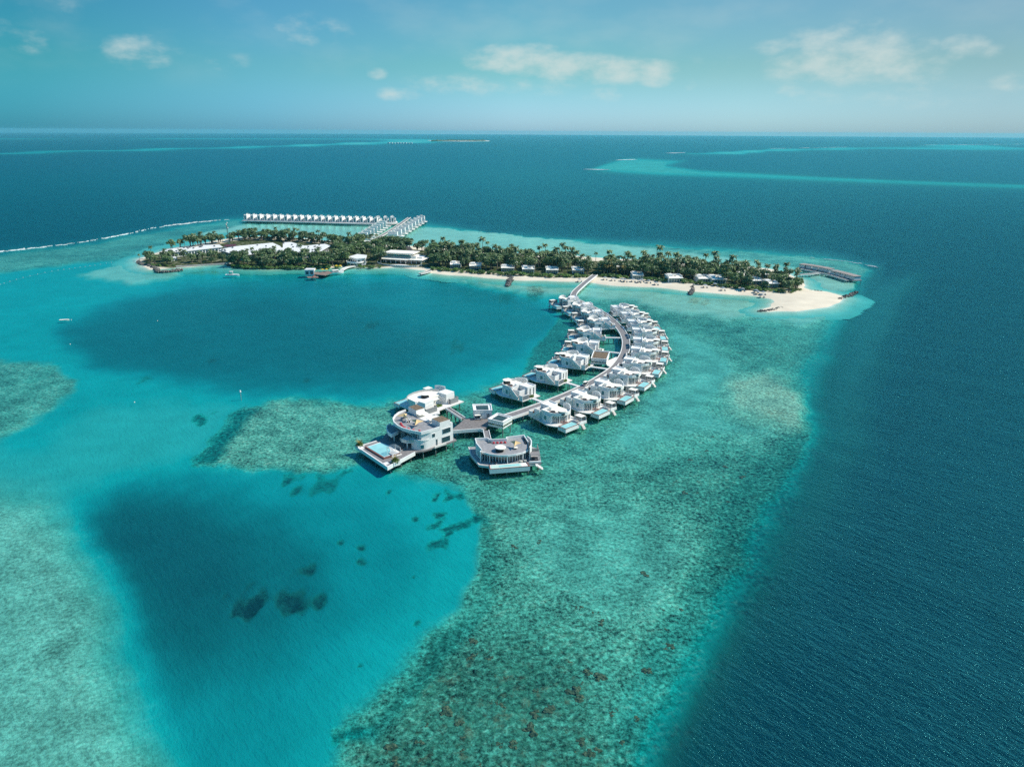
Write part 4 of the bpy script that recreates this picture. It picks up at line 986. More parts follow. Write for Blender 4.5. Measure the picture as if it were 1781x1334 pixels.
for i, (x, y) in enumerate(((3.2, -2.6), (4.6, -2.9))):
    place('l', LOUNGE, loc2(x, y, 2.0), A2 + 1.9, 'dark lounger in the shade before the glass, %s the left column' % ('left of' if i == 0 else 'right of'), group='loungers on the long-pool villa deck')
for i, (x, y) in enumerate(((13.4, -2.9), (15.0, -2.6))):
    t = thing('deck_chair', 'white padded chair by the long pool, %s the pergola' % ('farther from' if i == 0 else 'nearer'), 'chair', loc2(x, y, 2.0), A2 + 1.3, group='white chairs by the long pool')
    MB().box(-.7, -.4, .25, .6, .4, .5).build('seat', CREAM, t); MB().obox(-.75, 0, .75, .16, .8, .8, 0, -.4).build('backrest', CREAM, t)
    for a in (-.55, .5): MB().box(a - .06, -.35, 0, a + .06, .35, .25).build('leg', METAL, t)

# pavilions and buggies
def pavilion(name, label, poly, zb, zt, roofmat, planted, window=None):
    c = Vector((sum(p[0] for p in poly) / 4, sum(p[1] for p in poly) / 4))
    q = [(p[0] - c.x, p[1] - c.y) for p in poly]
    t = thing(name, label, 'pavilion', (c.x, c.y, 0))
    MB().prism(q, zb, zt).build('wall', WHITE, t)
    MB().strip(q, .34, zt, zt + .45, closed=True).build('parapet', WHITE, t)
    MB().prism([(x * .93, y * .93) for x, y in q], zt + .002, zt + .06).build('roof', roofmat, t)
    r = MB().prism([(x * .66, y * .66) for x, y in q], zt + .062, zt + .22)
    r.build('roof_panel', SOLAR if roofmat is not BROWNR else BROWNR, t)
    if planted:
        rnd = random.Random(5); g = MB()
        for i in planted:
            a, b = Vector(q[i]), Vector(q[(i + 1) % 4])
            for k in range(90):
                p = a.lerp(b, rnd.random()); p = p * (1.02 + .04 * rnd.random()); leafclump(g, p.x, p.y, zb + (zt - zb) * .42, .15, .15, .3, 2, .22, rnd)
        g.build('hanging_plants', GREENP, t)
    for p in q: link('pile', pm, t).location = (p[0] * .85, p[1] * .85, zb - 2.0)
    return t, q
P1 = [(-15.1, 261.9), (-7.9, 262.0), (-8.6, 269.0), (-15.9, 268.3)]
t, q = pavilion('service_pavilion', 'square white pavilion with a dark roof panel behind the parked buggy', P1, 1.8, 5.4, WHITE, None)
dr = MB().box(1.9, q[0][1] - .12, 2.2, 3.0, q[0][1] - .03, 4.3).build('door', SCREEN, t)
f = MB().box(-1.6, q[0][1] - .12, 3.0, -.2, q[0][1] - .03, 4.2).build('window', SCREEN, t)
P2 = [(-9.2, 254.7), (-3.3, 251.3), (.1, 256.7), (-5.7, 260.6)]
pavilion('service_pavilion', 'white pavilion with a dark roof panel and hanging plants, standing on piles beside the platform', P2, 2.2, 4.8, WHITE, (0, 1))
P3 = [tuple(G(x, y, 4.6)[:2]) for x, y in ((1028, 624), (1055, 626), (1060, 613), (1033, 611))]
pavilion('service_pavilion', 'small white pavilion with a brown planted roof inside the curve of the boardwalk', P3, 2.0, 4.6, BROWNR, (0,))
pa = thing('pavilion_landing', 'pale wedge of decking joining the brown-roofed pavilion to the boardwalk', 'landing')
MB().prism([tuple(G(x, y, 2.1)[:2]) for x, y in ((1054, 629), (1071, 621), (1081, 622), (1066, 640), (1056, 636))], 1.75, 2.14).build('deck', DECKW, pa)
link('pile', pm, pa).location = tuple(G(1062, 632, 0))
def buggy(loc, rz, label):
    t = thing('golf_buggy', label, 'buggy', loc, rz, group='golf buggies')
    b = MB().box(-1.3, -.6, .3, 1.2, .6, .62); b.box(.75, -.58, .62, 1.25, .58, .95); b.build('body', WHITE, t)
    s = MB()
    for x in (-.75, .1): s.box(x - .3, -.55, .62, x + .25, .55, .85); s.box(x - .38, -.55, .85, x - .28, .55, 1.25)
    s.build('seat', BLACK, t)
    MB().box(-1.35, -.68, 1.86, 1.0, .68, 1.94).build('roof', CREAM, t)
    for x, y in ((-1.2, -.58), (-1.2, .58), (.85, -.58), (.85, .58)): MB().tube((x, y, .62), (x, y, 1.86), .035).build('roof_post', BLACK, t)
    for x in (-.85, .85):
        for y in (-.6, .6):
            m = MB().tube((x, y - .09, .24), (x, y + .09, .24), .24, n=14); m.build('wheel', BLACK, t)
    MB().quad((1.0, -.55, .95), (1.0, .55, .95), (.88, .55, 1.8), (.88, -.55, 1.8)).build('windscreen', PANE, t)
buggy((-13.4, 261.0, 2.2), RAD(8), 'white golf buggy parked on the platform against the square pavilion')
bp_ = G(1017, 671, 2.2); q_, d_ = bw_near(Vector(bp_[:2]))
buggy((q_.x - d_.y * .5, q_.y + d_.x * .5, 2.2), math.atan2(d_.y, d_.x), 'white golf buggy driving along the straight stretch of the boardwalk')
# ---------------------------------------------------------------- buildings on the island
EXCL = []          # ground plans that nothing may grow through
TEAL = mat('teal_glass', (.02, .16, .18), .08, .8)
THATCH = mat('grey_thatch', (.13, .115, .105), .9, .1, var=.25, vscale=2.5)
BROWNROOF = mat('brown_flat_roof', (.33, .28, .245), .8, .1, var=.15)
TIN = mat('white_sheet_roof', (.80, .77, .71), .5, .3, var=.07, vscale=.3)
MAROON = mat('maroon_roof', (.10, .035, .045), .7, .2)
PALEBLUE = mat('pale_blue_boards', (.50, .60, .60), .7, .2, var=.15)
def gpoly(pts, z): return [tuple(G(x, y, z)[:2]) for x, y in pts]
def inside_poly(x, y, poly):
    c = False
    for i in range(len(poly)):
        x0, y0 = poly[i]; x1, y1 = poly[i - 1]
        if (y0 > y) != (y1 > y) and x < (x1 - x0) * (y - y0) / (y1 - y0) + x0: c = not c
    return c
def centre(poly): return (sum(p[0] for p in poly) / len(poly), sum(p[1] for p in poly) / len(poly))
def rel(poly, c): return [(p[0] - c[0], p[1] - c[1]) for p in poly]
def roofed(name, label, roofpx, z, cat='building', ridge=.0, glass=True, margin=.6, group=None, glassmat=None, roofmat=None):
    rp = gpoly(roofpx, z); c = centre(rp); q = rel(rp, c); EXCL.append([(x * 1.06 + c[0], y * 1.06 + c[1]) for x, y in q])
    gz_ = max(.3, ground_z(*c) - .2)
    t = thing(name, label, cat, (c[0], c[1], 0), group=group)
    qi = [(x * (1 - margin / 10), y * (1 - margin / 10)) for x, y in q]
    MB().prism(qi, gz_, z - .3).build('wall', WHITE, t)
    r = MB().prism(q, z - .3, z)
    r.build('roof', roofmat or TIN, t)
    if ridge:
        n = len(q); r = MB(); r._add([(x * .97, y * .97, z + .002) for x, y in q] + [(x * .35, y * .35, z + ridge) for x, y in q], [(i, (i + 1) % n, n + (i + 1) % n, n + i) for i in range(n)] + [tuple(range(n, 2 * n))])
        r.build('raised_roof', roofmat or TIN, t)
    if len(q) > 5:
        sm = MB(); xs = [p_[0] for p_ in q]; ys = [p_[1] for p_ in q]
        for k in range(int((max(xs) - min(xs)) / 3.2)):
            x_ = min(xs) + 1.6 + 3.2 * k; cr = []
            for i in range(len(q)):
                (ax, ay), (bx, by) = q[i], q[(i + 1) % len(q)]
                if (ax > x_) != (bx > x_): cr.append(ay + (by - ay) * (x_ - ax) / (bx - ax))
            cr.sort()
            for j in range(0, len(cr) - 1, 2):
                if cr[j + 1] - cr[j] > 1.5: sm.box(x_ - .12, cr[j] + .3, z + .002, x_ + .12, cr[j + 1] - .3, z + .16)
        sm.build('roof_seam', mat('roof_seam_grey', (.50, .49, .46), .7, .2), t)
        vt = MB(); rv = random.Random(int(c[0]))
        for k in range(26):
            x_, y_ = rv.uniform(min(xs), max(xs)), rv.uniform(min(ys), max(ys))
            if inside_poly(x_, y_, q) and all(abs(x_ - p_[0]) + abs(y_ - p_[1]) > 4 for p_ in q): vt.box(x_ - .7, y_ - .6, z + .17, x_ + .7, y_ + .6, z + 1.1)
        if vt.v: vt.build('roof_vent', SCREEN, t)
    if glass:
        g = MB()
        for i in range(len(qi)):
            a, b = Vector(qi[i]), Vector(qi[(i + 1) % len(qi)]); L = (b - a).length
            nrm = Vector((b.y - a.y, a.x - b.x)).normalized()
            if nrm.dot(a) < 0: nrm = -nrm
            if (a + b + Vector(c) * 2).length == 0 or L < 4: continue
            k = int(L / 2.6)
            for j in range(k):
                m = a.lerp(b, (j + .5) / k) + nrm * .05
                g.obox(m.x, m.y, (gz_ + z) / 2 - .2, L / k * .62, .1, (z - gz_) * .52, math.atan2(b.y - a.y, b.x - a.x))
        if g.v: g.build('window_band', glassmat or GLASS, t)
    return t
roofed('service_building', 'long white-roofed building nearest the rock breakwater', [(284.6, 435.5), (303, 432), (341, 429.4), (354, 426.4), (381.6, 425.5), (388, 430), (363, 432.5), (327, 436.7), (294.4, 439.4)], 6.0)
roofed('service_building', 'broad white-roofed hall in the middle of the service buildings', [(380, 434.4), (411, 428.4), (474, 422.3), (487, 428), (491, 432.7), (477.5, 440.6), (412, 444.3)], 6.0)
roofed('service_building', 'white-roofed hall with two wings behind the palms near the landing stage', [(479, 441), (481, 433.5), (492, 430.6), (492, 421.7), (506, 421.2), (530, 427.6), (565, 424.3), (575, 427.6), (559, 436.7), (545, 438.2), (500, 442)], 6.6)
roofed('service_building', 'low building with a maroon roof beside the mast', [(388, 427.5), (393, 425.5), (410, 424.6), (411, 427.6), (395, 429.5)], 5.0, roofmat=MAROON, glass=False)
for i, (x0, y0, x1, y1) in enumerate(((513.6, 445.4, 526, 448.4), (536, 443, 550, 446.4), (557, 441.6, 575, 445))):
    roofed('small_house', 'small white house half hidden by palms before the winged hall, %s from the mast' % ORD[i].replace('nearest', 'first'), [(x0, y1), (x1, y1 - .4), (x1 - 1, y0), (x0 + 1, y0 + .4)], 5.4, 'house', group='small houses before the winged hall')
roofed('small_house', 'low white hut under the trees before the long service building', [(295, 448), (305, 446), (308, 449), (297, 451)], 3.4, 'house')
roofed('small_house', 'white house with a flat roof at the root of the far jetty', [(597.5, 419.5), (607, 416.5), (623, 417.5), (623.5, 421), (612, 423), (598.5, 423)], 5.2, 'house')
# house with the curved terrace
t = roofed('terrace_house', 'white two-storey house with a curved terrace beside the landing stage', [(604.5, 447), (621.5, 442), (638.5, 444), (636, 449), (620, 450)], 7.0, 'house')
cx, cy, _ = G(618, 455.5, 3.6)
m = MB().prism([(x * 1.0, y) for x, y in ARC(0, 0, 7.6, 150, 390, 18)], 3.3, 3.7); tz = m.build('terrace', WHITE, t); tz.location = (cx - t.location.x, cy - t.location.y, 0)
m = MB().strip(ARC(0, 0, 7.5, 160, 380, 18), .15, 3.7, 4.6); o = m.build('terrace_rail', WHITE, t); o.location = tz.location
for a in range(160, 381, 44):
    o = MB().cyl(7.0 * math.cos(RAD(a)), 7.0 * math.sin(RAD(a)), .2, .6, 3.3, 8).build('column', WHITE, t); o.location = tz.location
o = MB().strip(ARC(0, 0, 5.6, 170, 370, 14), .12, .7, 3.2).build('glass_front', TEAL, t); o.location = tz.location
EXCL.append([(cx + x, cy + y) for x, y in ARC(0, 0, 8, 0, 359, 12)])
# restaurant on the water's edge
base = gpoly([(664, 462), (736, 466), (742, 452), (672, 449)], .8); c = centre(base); q = rel(base, c)
EXCL.append([(x * 1.1 + c[0], y * 1.15 + c[1]) for x, y in q])
re_ = thing('restaurant', 'big white two-level pavilion with teal glazing and a curved terrace over the lagoon', 'building', (c[0], c[1], 0))
ux = Vector(q[1]) - Vector(q[0]); A = math.atan2(ux.y, ux.x); Lr = ux.length
m4 = Matrix.Translation((0, 0, 0)) @ Matrix.Rotation(A, 4, 'Z')
def rbuild(mb, name, m, parent=None):
    o = mb.build(name, m, parent or re_)
    if parent is None: o.rotation_euler = (0, 0, A)
    return o
h = Lr / 2
rbuild(MB().box(-h + 1, -4.5, .8, h - 2, 12, 4.3).box(-h + 2.5, 0, 4.8, h - 12, 12, 8.6), 'wall', WHITE)
rbuild(MB().box(-h - .6, -8.2, 4.3, h - 13, 11, 4.75).box(h - 13.5, -6.5, 4.3, h + .4, 12, 4.72), 'lower_roof', CREAM)
rbuild(MB().box(-h + .8, -2.0, 8.6, h - 9.5, 13, 9.3), 'upper_roof', CREAM)
rbuild(MB().box(-h + 3, -.14, 5.2, h - 13, -.02, 7.6), 'upper_glazing', TEAL)
rbuild(MB().box(-h + 1.6, -4.66, 1.0, h - 2.4, -4.52, 4.0), 'lower_glazing', GLASS)
rbuild(MB().box(h - 12, 0, 4.8, h - 8, 10, 7.2).box(h - 8, 2, 4.8, h - 3, 11, 6.0), 'side_block', WHITE)
pmr = MB().cyl(0, 0, .22, .8, 4.3, 8).mesh('column', WHITE)
for k in range(9):
    o = link('column', pmr, re_); v = Matrix.Rotation(A, 3, 'Z') @ Vector((-h + .4 + k * (Lr - 1) / 8, -7.6 if k < 6 else -6.0, 0)); o.location = v
ter = [(-h - 3.5, -7), (-h + 1, -14), (-h + 8, -17.5), (0, -19), (h - 6, -18.5), (h - .5, -16.5), (h + 2.5, -11), (h + 2.5, -4), (-h - 3.5, -4)]
rbuild(MB().prism(ter, .3, .95), 'terrace', DECKW)
rl = rbuild(MB().strip(ter[:7], .25, .6, 2.0), 'terrace_rail', WHITE)
g = MB()
for i in range(1, 6):
    a, b = Vector(ter[i]), Vector(ter[i + 1]) if i < 5 else Vector(ter[6]); n = Vector((b.y - a.y, a.x - b.x)).normalized(); L = (b - a).length
    for j in range(int(L / 1.5)):
        m_ = a.lerp(b, (j + .5) / int(L / 1.5)) + n * .16; g.obox(m_.x, m_.y, 1.35, .8, .1, .7, math.atan2(b.y - a.y, b.x - a.x))
g.build('rail_opening', GLASS, rl)
# grey hipped roof behind the restaurant
hp = thing('thatched_pavilion', 'grey hipped thatch roof behind the restaurant', 'pavilion', tuple(G(709, 445, 0)[:2]) + (0,))
MB()._add([(-6.5, -5, 3.2), (6.5, -5, 3.2), (6.5, 5, 3.2), (-6.5, 5, 3.2), (-2.4, 0, 8.6), (2.4, 0, 8.6)], [(0, 1, 5, 4), (1, 2, 5), (2, 3, 4, 5), (3, 0, 4), (3, 2, 1, 0)]).build('roof', THATCH, hp)
for x, y in ((-5.5, -4), (5.5, -4), (5.5, 4), (-5.5, 4)): MB().cyl(x, y, .2, .8, 3.2, 8).build('post', SHADOWWOOD, hp)
# beach villas among the trees
def beach_villa(px, py, w, label, rz=0.0, z=4.6, sc=1.0):
    c = G(px, py, 1.2); t = thing('beach_villa', label, 'villa', (c[0], c[1], 1.0), rz, group='beach villas among the trees', sc=(sc, sc, sc))
    EXCL.append([(c[0] + x * 1.0, c[1] + y) for x, y in ((-w / 2 - 1, -9.5), (w / 2 + 1, -9.5), (w / 2, 8.2), (-w / 2, 8.2))])
    a = w / 2
    MB().box(-a, -3, 0, a, 7, 3.2).build('wall', WHITE, t)
    MB().box(-a - .3, -4.6, 3.2, a + .3, 7.3, 3.55).build('roof', CREAM, t)
    MB().strip([(-a - .2, -4.4), (-a - .2, 7.1), (a + .2, 7.1), (a + .2, -1)], .3, 3.55, 4.5).build('parapet', WHITE, t)
    MB().box(-a + .6, 1.5, 3.552, -a + 4.2, 6.2, 4.9).build('roof_block', WHITE, t)
    gl = MB().box(-a + .5, -3.1, .3, a - .5, -3.01, 2.8).build('glass_front', TEAL, t)
    m = MB()
    for k in range(6): m.box(-a + .4 + k * (w - .8) / 5 - .1, -3.25, 0, -a + .4 + k * (w - .8) / 5 + .1, -3.11, 3.2)
    m.build('mullion', WHITE, gl)
    MB().box(-a, -8.2, -.15, a, -3.0, .12).build('patio', DECKW, t)
    for k in (0, 1): MB().box(-a + 2 + k * 3.2, 2.2, 3.552, -a + 3.6 + k * 3.2, 3.4, 3.9).build('roof_seat', ROOFG, t)
nm = ['first', 'second', 'third', 'fourth', 'fifth', 'sixth']
for i, (x, y, w) in enumerate(((793, 465.5, 8.8), (827, 468, 9.4), (883, 471.5, 10.4), (918.5, 473.5, 9.6), (960, 475, 9.6), (1005, 475.5, 9.4))):
    beach_villa(x, y, w, '%s white beach villa from the restaurant, seen between the shrubs' % nm[i])
beach_villa(1172.5, 490, 10, 'white beach villa with teal glazing beside the tall tree clump', .05, sc=1.1)
beach_villa(1222, 491, 9, 'white beach villa left half of the long pair behind the rock groyne', .05, sc=1.1)
beach_villa(1247, 492.5, 10, 'white beach villa right half of the long pair behind the rock groyne', .05, sc=1.15)
beach_villa(1108, 484.5, 8.5, 'white beach villa with a turquoise pool hidden behind palms right of the boardwalk', .0)
for i, (px, py) in enumerate(((1080, 469), (1172, 471.5), (1216, 474.5), (1008, 460))):
    roofed('small_house', ['low white house behind the palms straight above the beach end of the boardwalk', 'low white house on the far shore behind the tall tree clump', 'low white house on the far shore behind the long villa pair', 'low white house on the far shore left of the boardwalk'][i],
           [(px - 8, py - 5), (px + 8, py - 4.6), (px + 7, py - 8), (px - 7, py - 8.3)], 4.6, 'house', group='low houses along the far shore')
pt = thing('swimming_pool', 'small turquoise pool set in trees right of the boardwalk', 'pool', tuple(G(1108, 482, 1.6)[:2]) + (1.3,))
MB().box(-4.6, -1.6, -.3, 4.6, 1.6, .42).build('basin', WHITE, pt); MB().box(-4.2, -1.2, .3, 4.2, 1.2, .43).build('pool_water', POOLW, pt)
# stacked villas near the sand spit
for i, (x, y, w, z) in enumerate(((1296, 485, 9, 0), (1322, 483, 10, 0), (1310, 494, 11, 0), (1341, 499, 8, 0))):
    beach_villa(x, y, w, ['white villa farthest left of the group near the sand spit', 'white villa at the back of the group near the sand spit', 'white villa in the middle of the group near the sand spit', 'low white pavilion nearest the sand spit'][i], .12)
# mast
mb = MB(); mt = thing('radio_mast', 'tall slender lattice mast with white dishes near the top', 'mast', tuple(G(398.5, 426, 1.0)[:2]) + (.8,))
for a in range(3):
    x, y = .55 * math.cos(a * 2.094), .55 * math.sin(a * 2.094); mb.tube((x * 1.6, y * 1.6, 0), (x * .6, y * .6, 22), .13)
for k in range(14):
    z = k * 1.55; r = 1.6 - k * .07
    for a in range(3):
        p, q_ = (a * 2.094), ((a + 1) * 2.094); mb.tube((.55 * r * math.cos(p), .55 * r * math.sin(p), z), (.55 * r * math.cos(q_), .55 * r * math.sin(q_), z + 1.5), .07)
mb.build('lattice', mat('mast_green', (.10, .22, .20), .5, .4, metal=.3), mt)
m = MB()
for z, a in ((16.5, .3), (18, 2.4), (20, 4.2), (21.5, 1.0)): m.cyl(.6 * math.cos(a), .6 * math.sin(a), .6, z, z + .9, 12)
m.build('dishes', WHITE, mt)
# ---------------------------------------------------------------- far jetty villas
def far_proto(name):
    t = thing(name, '', 'villa', group='white villas along the far jetty')
    MB().box(-4.2, -3, 1.2, 4.2, 15, 1.7).build('deck', DECKW, t)
    MB().box(-3.9, 2, 1.7, .2, 12, 7.6).box(.2, 5, 1.7, 1.9, 13, 4.6).build('wall', WHITE, t)
    MB().strip([(-3.8, 2.1), (-3.8, 11.9), (.1, 11.9), (.1, 2.1)], .25, 7.6, 8.3, closed=True).build('parapet', WHITE, t)
    MB().strip([(1.9, 3.6), (2.3, 5.5), (2.4, 9), (2.0, 12.5)], .35, 1.7, 6.2).build('curved_wall', WHITE, t)
    MB().box(-2.8, 1.9, 2.2, -1.0, 1.99, 6.8).box(.4, 4.9, 2.0, 1.7, 4.99, 4.2).build('window', TEAL, t)
    MB().cyl(-1.8, 8, 1.5, 9.2, 9.4, 16).build('roof_canopy', CREAM, t)
    pm_ = MB().cyl(0, 0, .25, -2.5, 1.2, 6).mesh('pile', PILE)
    for x in (-3.4, 3.4):
        for y in (-1.5, 13): link('pile', pm_, t).location = (x, y, 0)
    return t
FV = far_proto('jetty_villa'); first['f'] = True
def row(p0, p1, n, side, words, s=1.0, flip=1):
    a, b = Vector(G(*p0, 2)[:2]), Vector(G(*p1, 2)[:2]); d = (b - a).normalized(); nrm = Vector((-d.y, d.x)) * side
    for i in range(n):
        p = a.lerp(b, i / (n - 1))
        place('f', FV, (p.x, p.y, 0), math.atan2(nrm.y, nrm.x) - math.pi / 2, words % (ORD[i] if 0 < i < n - 1 else ('nearest' if i == 0 else 'last')), (s * flip, s, s))
row((428, 383.2), (655, 388.4), 20, 1, 'white box villa on the cross arm of the far jetty, %s from its left tip')
row((662, 387.6), (686, 387.0), 3, 1, 'white box villa on the cross arm right of the junction, %s from the junction')
row((637, 418.5), (675, 393.0), 8, 1, 'white villa on the left side of the far diagonal jetty, %s from the island', .95)
row((672, 413.5), (722, 385), 9, -1, 'white villa on the right side of the far diagonal jetty, %s from the island', 1.0)
def jetty(name, label, pts, w, mat_=None, z=1.9):
    P = catmull([Vector(G(x, y, z)[:2]) for x, y in pts], 4) if len(pts) > 2 else [Vector(G(x, y, z)[:2]) for x, y in pts]
    t = thing(name, label, 'jetty')
    MB().strip(P, w, z - .4, z).build('deck', mat_ or DECKG, t)
    k = MB()
    for s in (-1, 1):
        q = []
        for i, p in enumerate(P):
            d = (P[min(i + 1, len(P) - 1)] - P[max(i - 1, 0)]).normalized(); q.append(p + Vector((-d.y, d.x)) * s * (w / 2 + .16))
        k.strip(q, .26, z - .6, z + .3)
    k.build('side_beam', DECKW, t)
    pm_ = MB().cyl(0, 0, .22, -2.5, z - .4, 6).mesh('pile', PILE)
    acc = 99.0
    for i in range(1, len(P)):
        L = (P[i] - P[i - 1]).length; n = max(1, int(L / 9))
        for j in range(n):
            c_ = P[i - 1].lerp(P[i], (j + .5) / n); link('pile', pm_, t).location = (c_.x, c_.y, 0)
    return t
jetty('far_jetty', 'long grey jetty running diagonally from the island to the cross arm', [(634, 426), (645, 420), (668, 407.5), (690, 394), (712, 378.5)], 3.6)
jetty('far_jetty', 'grey jetty cross arm carrying the long row of box villas', [(420, 384.3), (540, 387.2), (655, 390.6), (692, 388.6)], 3.6)
# ---------------------------------------------------------------- spa huts off the sand spit
def spa_proto():
    t = thing('spa_hut', '', 'hut', group='overwater huts off the sand spit')
    MB().box(-3.6, -4, 1.0, 3.6, 5, 1.5).build('deck', DECKG, t)
    MB().box(-2.5, -2, 1.5, 2.5, 4.2, 4.2).build('wall', PALEBLUE, t)
    MB().box(-2.75, -2.4, 4.2, 2.75, 4.6, 4.55).build('roof', BROWNROOF, t)
    m = MB()
    for k in range(5): m.box(-2.4 + k * 1.0, -2.08, 1.7, -1.8 + k * 1.0, -2.01, 4.1)
    m.build('shutter', WHITE, t)
    pm_ = MB().cyl(0, 0, .2, -2.5, 1.0, 6).mesh('pile', PILE)
    for x in (-3, 3):
        for y in (-3.4, 4.4): link('pile', pm_, t).location = (x, y, 0)
    return t
SH = spa_proto(); first['s'] = True
hut = [(1396.5, 466.5), (1408, 468), (1419.5, 470), (1430.5, 472), (1440, 474)], [(1450.5, 478), (1459.5, 480.2), (1468.5, 482.5), (1477, 484.8), (1484.5, 487)]
for gi, hs in enumerate(hut):
    a, b = Vector(G(*hs[0], 1)[:2]), Vector(G(*hs[-1], 1)[:2]); d = (b - a).normalized()
    for i, (x, y) in enumerate(hs):
        p = G(x, y, 1.2); place('s', SH, (p[0], p[1], 0), math.atan2(d.y, d.x), 'brown-roofed overwater hut, %s of the %s five off the sand spit' % (['first', 'second', 'third', 'fourth', 'last'][i], ['inner', 'outer'][gi]))
jetty('spa_jetty', 'pale jetty in front of the brown-roofed overwater huts', [(1388, 467.5), (1420, 473.5), (1446, 479.5), (1474, 488)], 1.5, DECKG, 1.5)
jetty('spa_jetty', 'short pier from the island tip to the overwater huts', [(1390, 478), (1410, 476.5), (1425, 475)], 2.0, DECKG, 1.6)
# landing stage
ls = thing('landing_stage', 'brown timber landing stage with yellow loungers before the tree line', 'landing', tuple(G(560, 474, 1.4)[:2]) + (0,))
c = ls.location
MB().prism(rel(gpoly([(541, 474), (571, 471.5), (578, 474), (565, 479), (549, 477.5)], 1.4), (c.x, c.y)), .9, 1.4).build('deck', mat('brown_boards', (.25, .18, .145), .8, .2, var=.2), ls)
MB().prism(rel(gpoly([(533, 481), (553, 481), (554, 483), (536, 483.6)], .5), (c.x, c.y)), .1, .5).build('pontoon', mat('brown_boards', (.25, .18, .145)), ls)
MB().strip(rel(gpoly([(549, 478), (543, 482)], .9), (c.x, c.y)), 1.4, .4, .8).build('ramp', RIM, ls)
for x, y in ((545, 476), (565, 478), (575, 474), (552, 473)): p = G(x, y, 0); MB().cyl(p[0] - c.x, p[1] - c.y, .3, -2.5, .9, 8).build('pile', PILE, ls)
hc = roofed('boat_house', 'white boat house with grey shutters on the landing stage', [(529, 469.5), (546, 469.2), (549, 466.6), (533, 466.4)], 5.0, 'house')
for x, y in ((531, 477), (545, 477), (535, 474)): p = G(x, y, 0); MB().cyl(p[0] - hc.location.x, p[1] - hc.location.y, .3, -2.5, 1.0, 8).build('pile', PILE, hc)
jetty('short_pier', 'short pale pier from the landing stage to the curved-terrace house', [(594, 470), (604, 465), (618, 463)], 2.4, DECKW, 1.4)
jetty('short_pier', 'short grey pier beside the restaurant terrace', [(730, 476), (740, 474), (748, 471)], 2.4, DECKG, 1.2)
YEL = mat('yellow_canvas', (.62, .42, .03), .8, .1)
YL = thing('yellow_parasol', '', 'parasol', group='yellow parasols around the landing stage'); first['y'] = True
MB().cyl(0, 0, 1.5, 2.0, 2.7, 8, .1).build('canopy', YEL, YL); MB().cyl(0, 0, .05, 0, 2.0, 6).build('pole', METAL, YL)
for i, (x, y, z, w) in enumerate(((547.5, 473, 1.4, 'beside the boat house'), (561, 473.3, 1.4, 'in the middle of the landing stage'), (568, 473, 1.4, 'nearest the moored white launch'), (585, 466.5, 1.0, 'on the shore left above the moored launch'), (592, 466.5, 1.0, 'on the shore right above the moored launch'), (607, 452.5, 3.7, 'on the curved house terrace'))):
    p = G(x, y, z); place('y', YL, tuple(p), 0, 'yellow parasol ' + w)
# ---------------------------------------------------------------- trees
def leafmat(name, col, var, vs):
    m = bpy.data.materials.new(name); m.use_nodes = True; T = NT(m.node_tree)
    g = T.n('ShaderNodeNewGeometry'); oi = T.n('ShaderNodeObjectInfo')
    k = T.math('MULTIPLY', T.smooth(T.noise(g.outputs['Position'], vs, 4.0, .6), .3, .7, 1 - var, 1 + var * .6), T.math('MULTIPLY_ADD', oi.outputs['Random'], .5, .75))
    base = T.mix(T.math('MULTIPLY', oi.outputs['Random'], .35), tuple(col) + (1,), (col[0] * 1.7, col[1] * 1.15, col[2] * .9, 1))
    sc = T.n('ShaderNodeVectorMath', operation='SCALE'); T.l(base, sc.inputs[0]); T.l(k, sc.inputs['Scale'])
    d = T.n('ShaderNodeBsdfDiffuse'); t = T.n('ShaderNodeBsdfTranslucent'); T.l(sc.outputs[0], d.inputs[0]); T.l(sc.outputs[0], t.inputs[0])
    x = T.n('ShaderNodeMixShader'); x.inputs[0].default_value = .38; T.l(d.outputs[0], x.inputs[1]); T.l(t.outputs[0], x.inputs[2])
    gl = T.n('ShaderNodeBsdfGlossy'); gl.inputs['Roughness'].default_value = .45; y = T.n('ShaderNodeMixShader'); y.inputs[0].default_value = .05
    T.l(x.outputs[0], y.inputs[1]); T.l(gl.outputs[0], y.inputs[2]); T.l(y.outputs[0], T.n('ShaderNodeOutputMaterial').inputs[0])
    return m
FRONDS = leafmat('palm_fronds', (.155, .24, .09), .5, .45)
FRONDY = mat('yellowing_palm_fronds', (.17, .135, .03), .55, .3, var=.4, vscale=.6)
TRUNK = mat('palm_trunk', (.20, .17, .13), .9, .1, var=.2)
LEAF1 = leafmat('dark_leaves', (.12, .21, .075), .5, .6)
LEAF2 = leafmat('fresh_leaves', (.145, .28, .06), .45, .7)
BARK = mat('tree_bark', (.13, .11, .09), .9, .1)
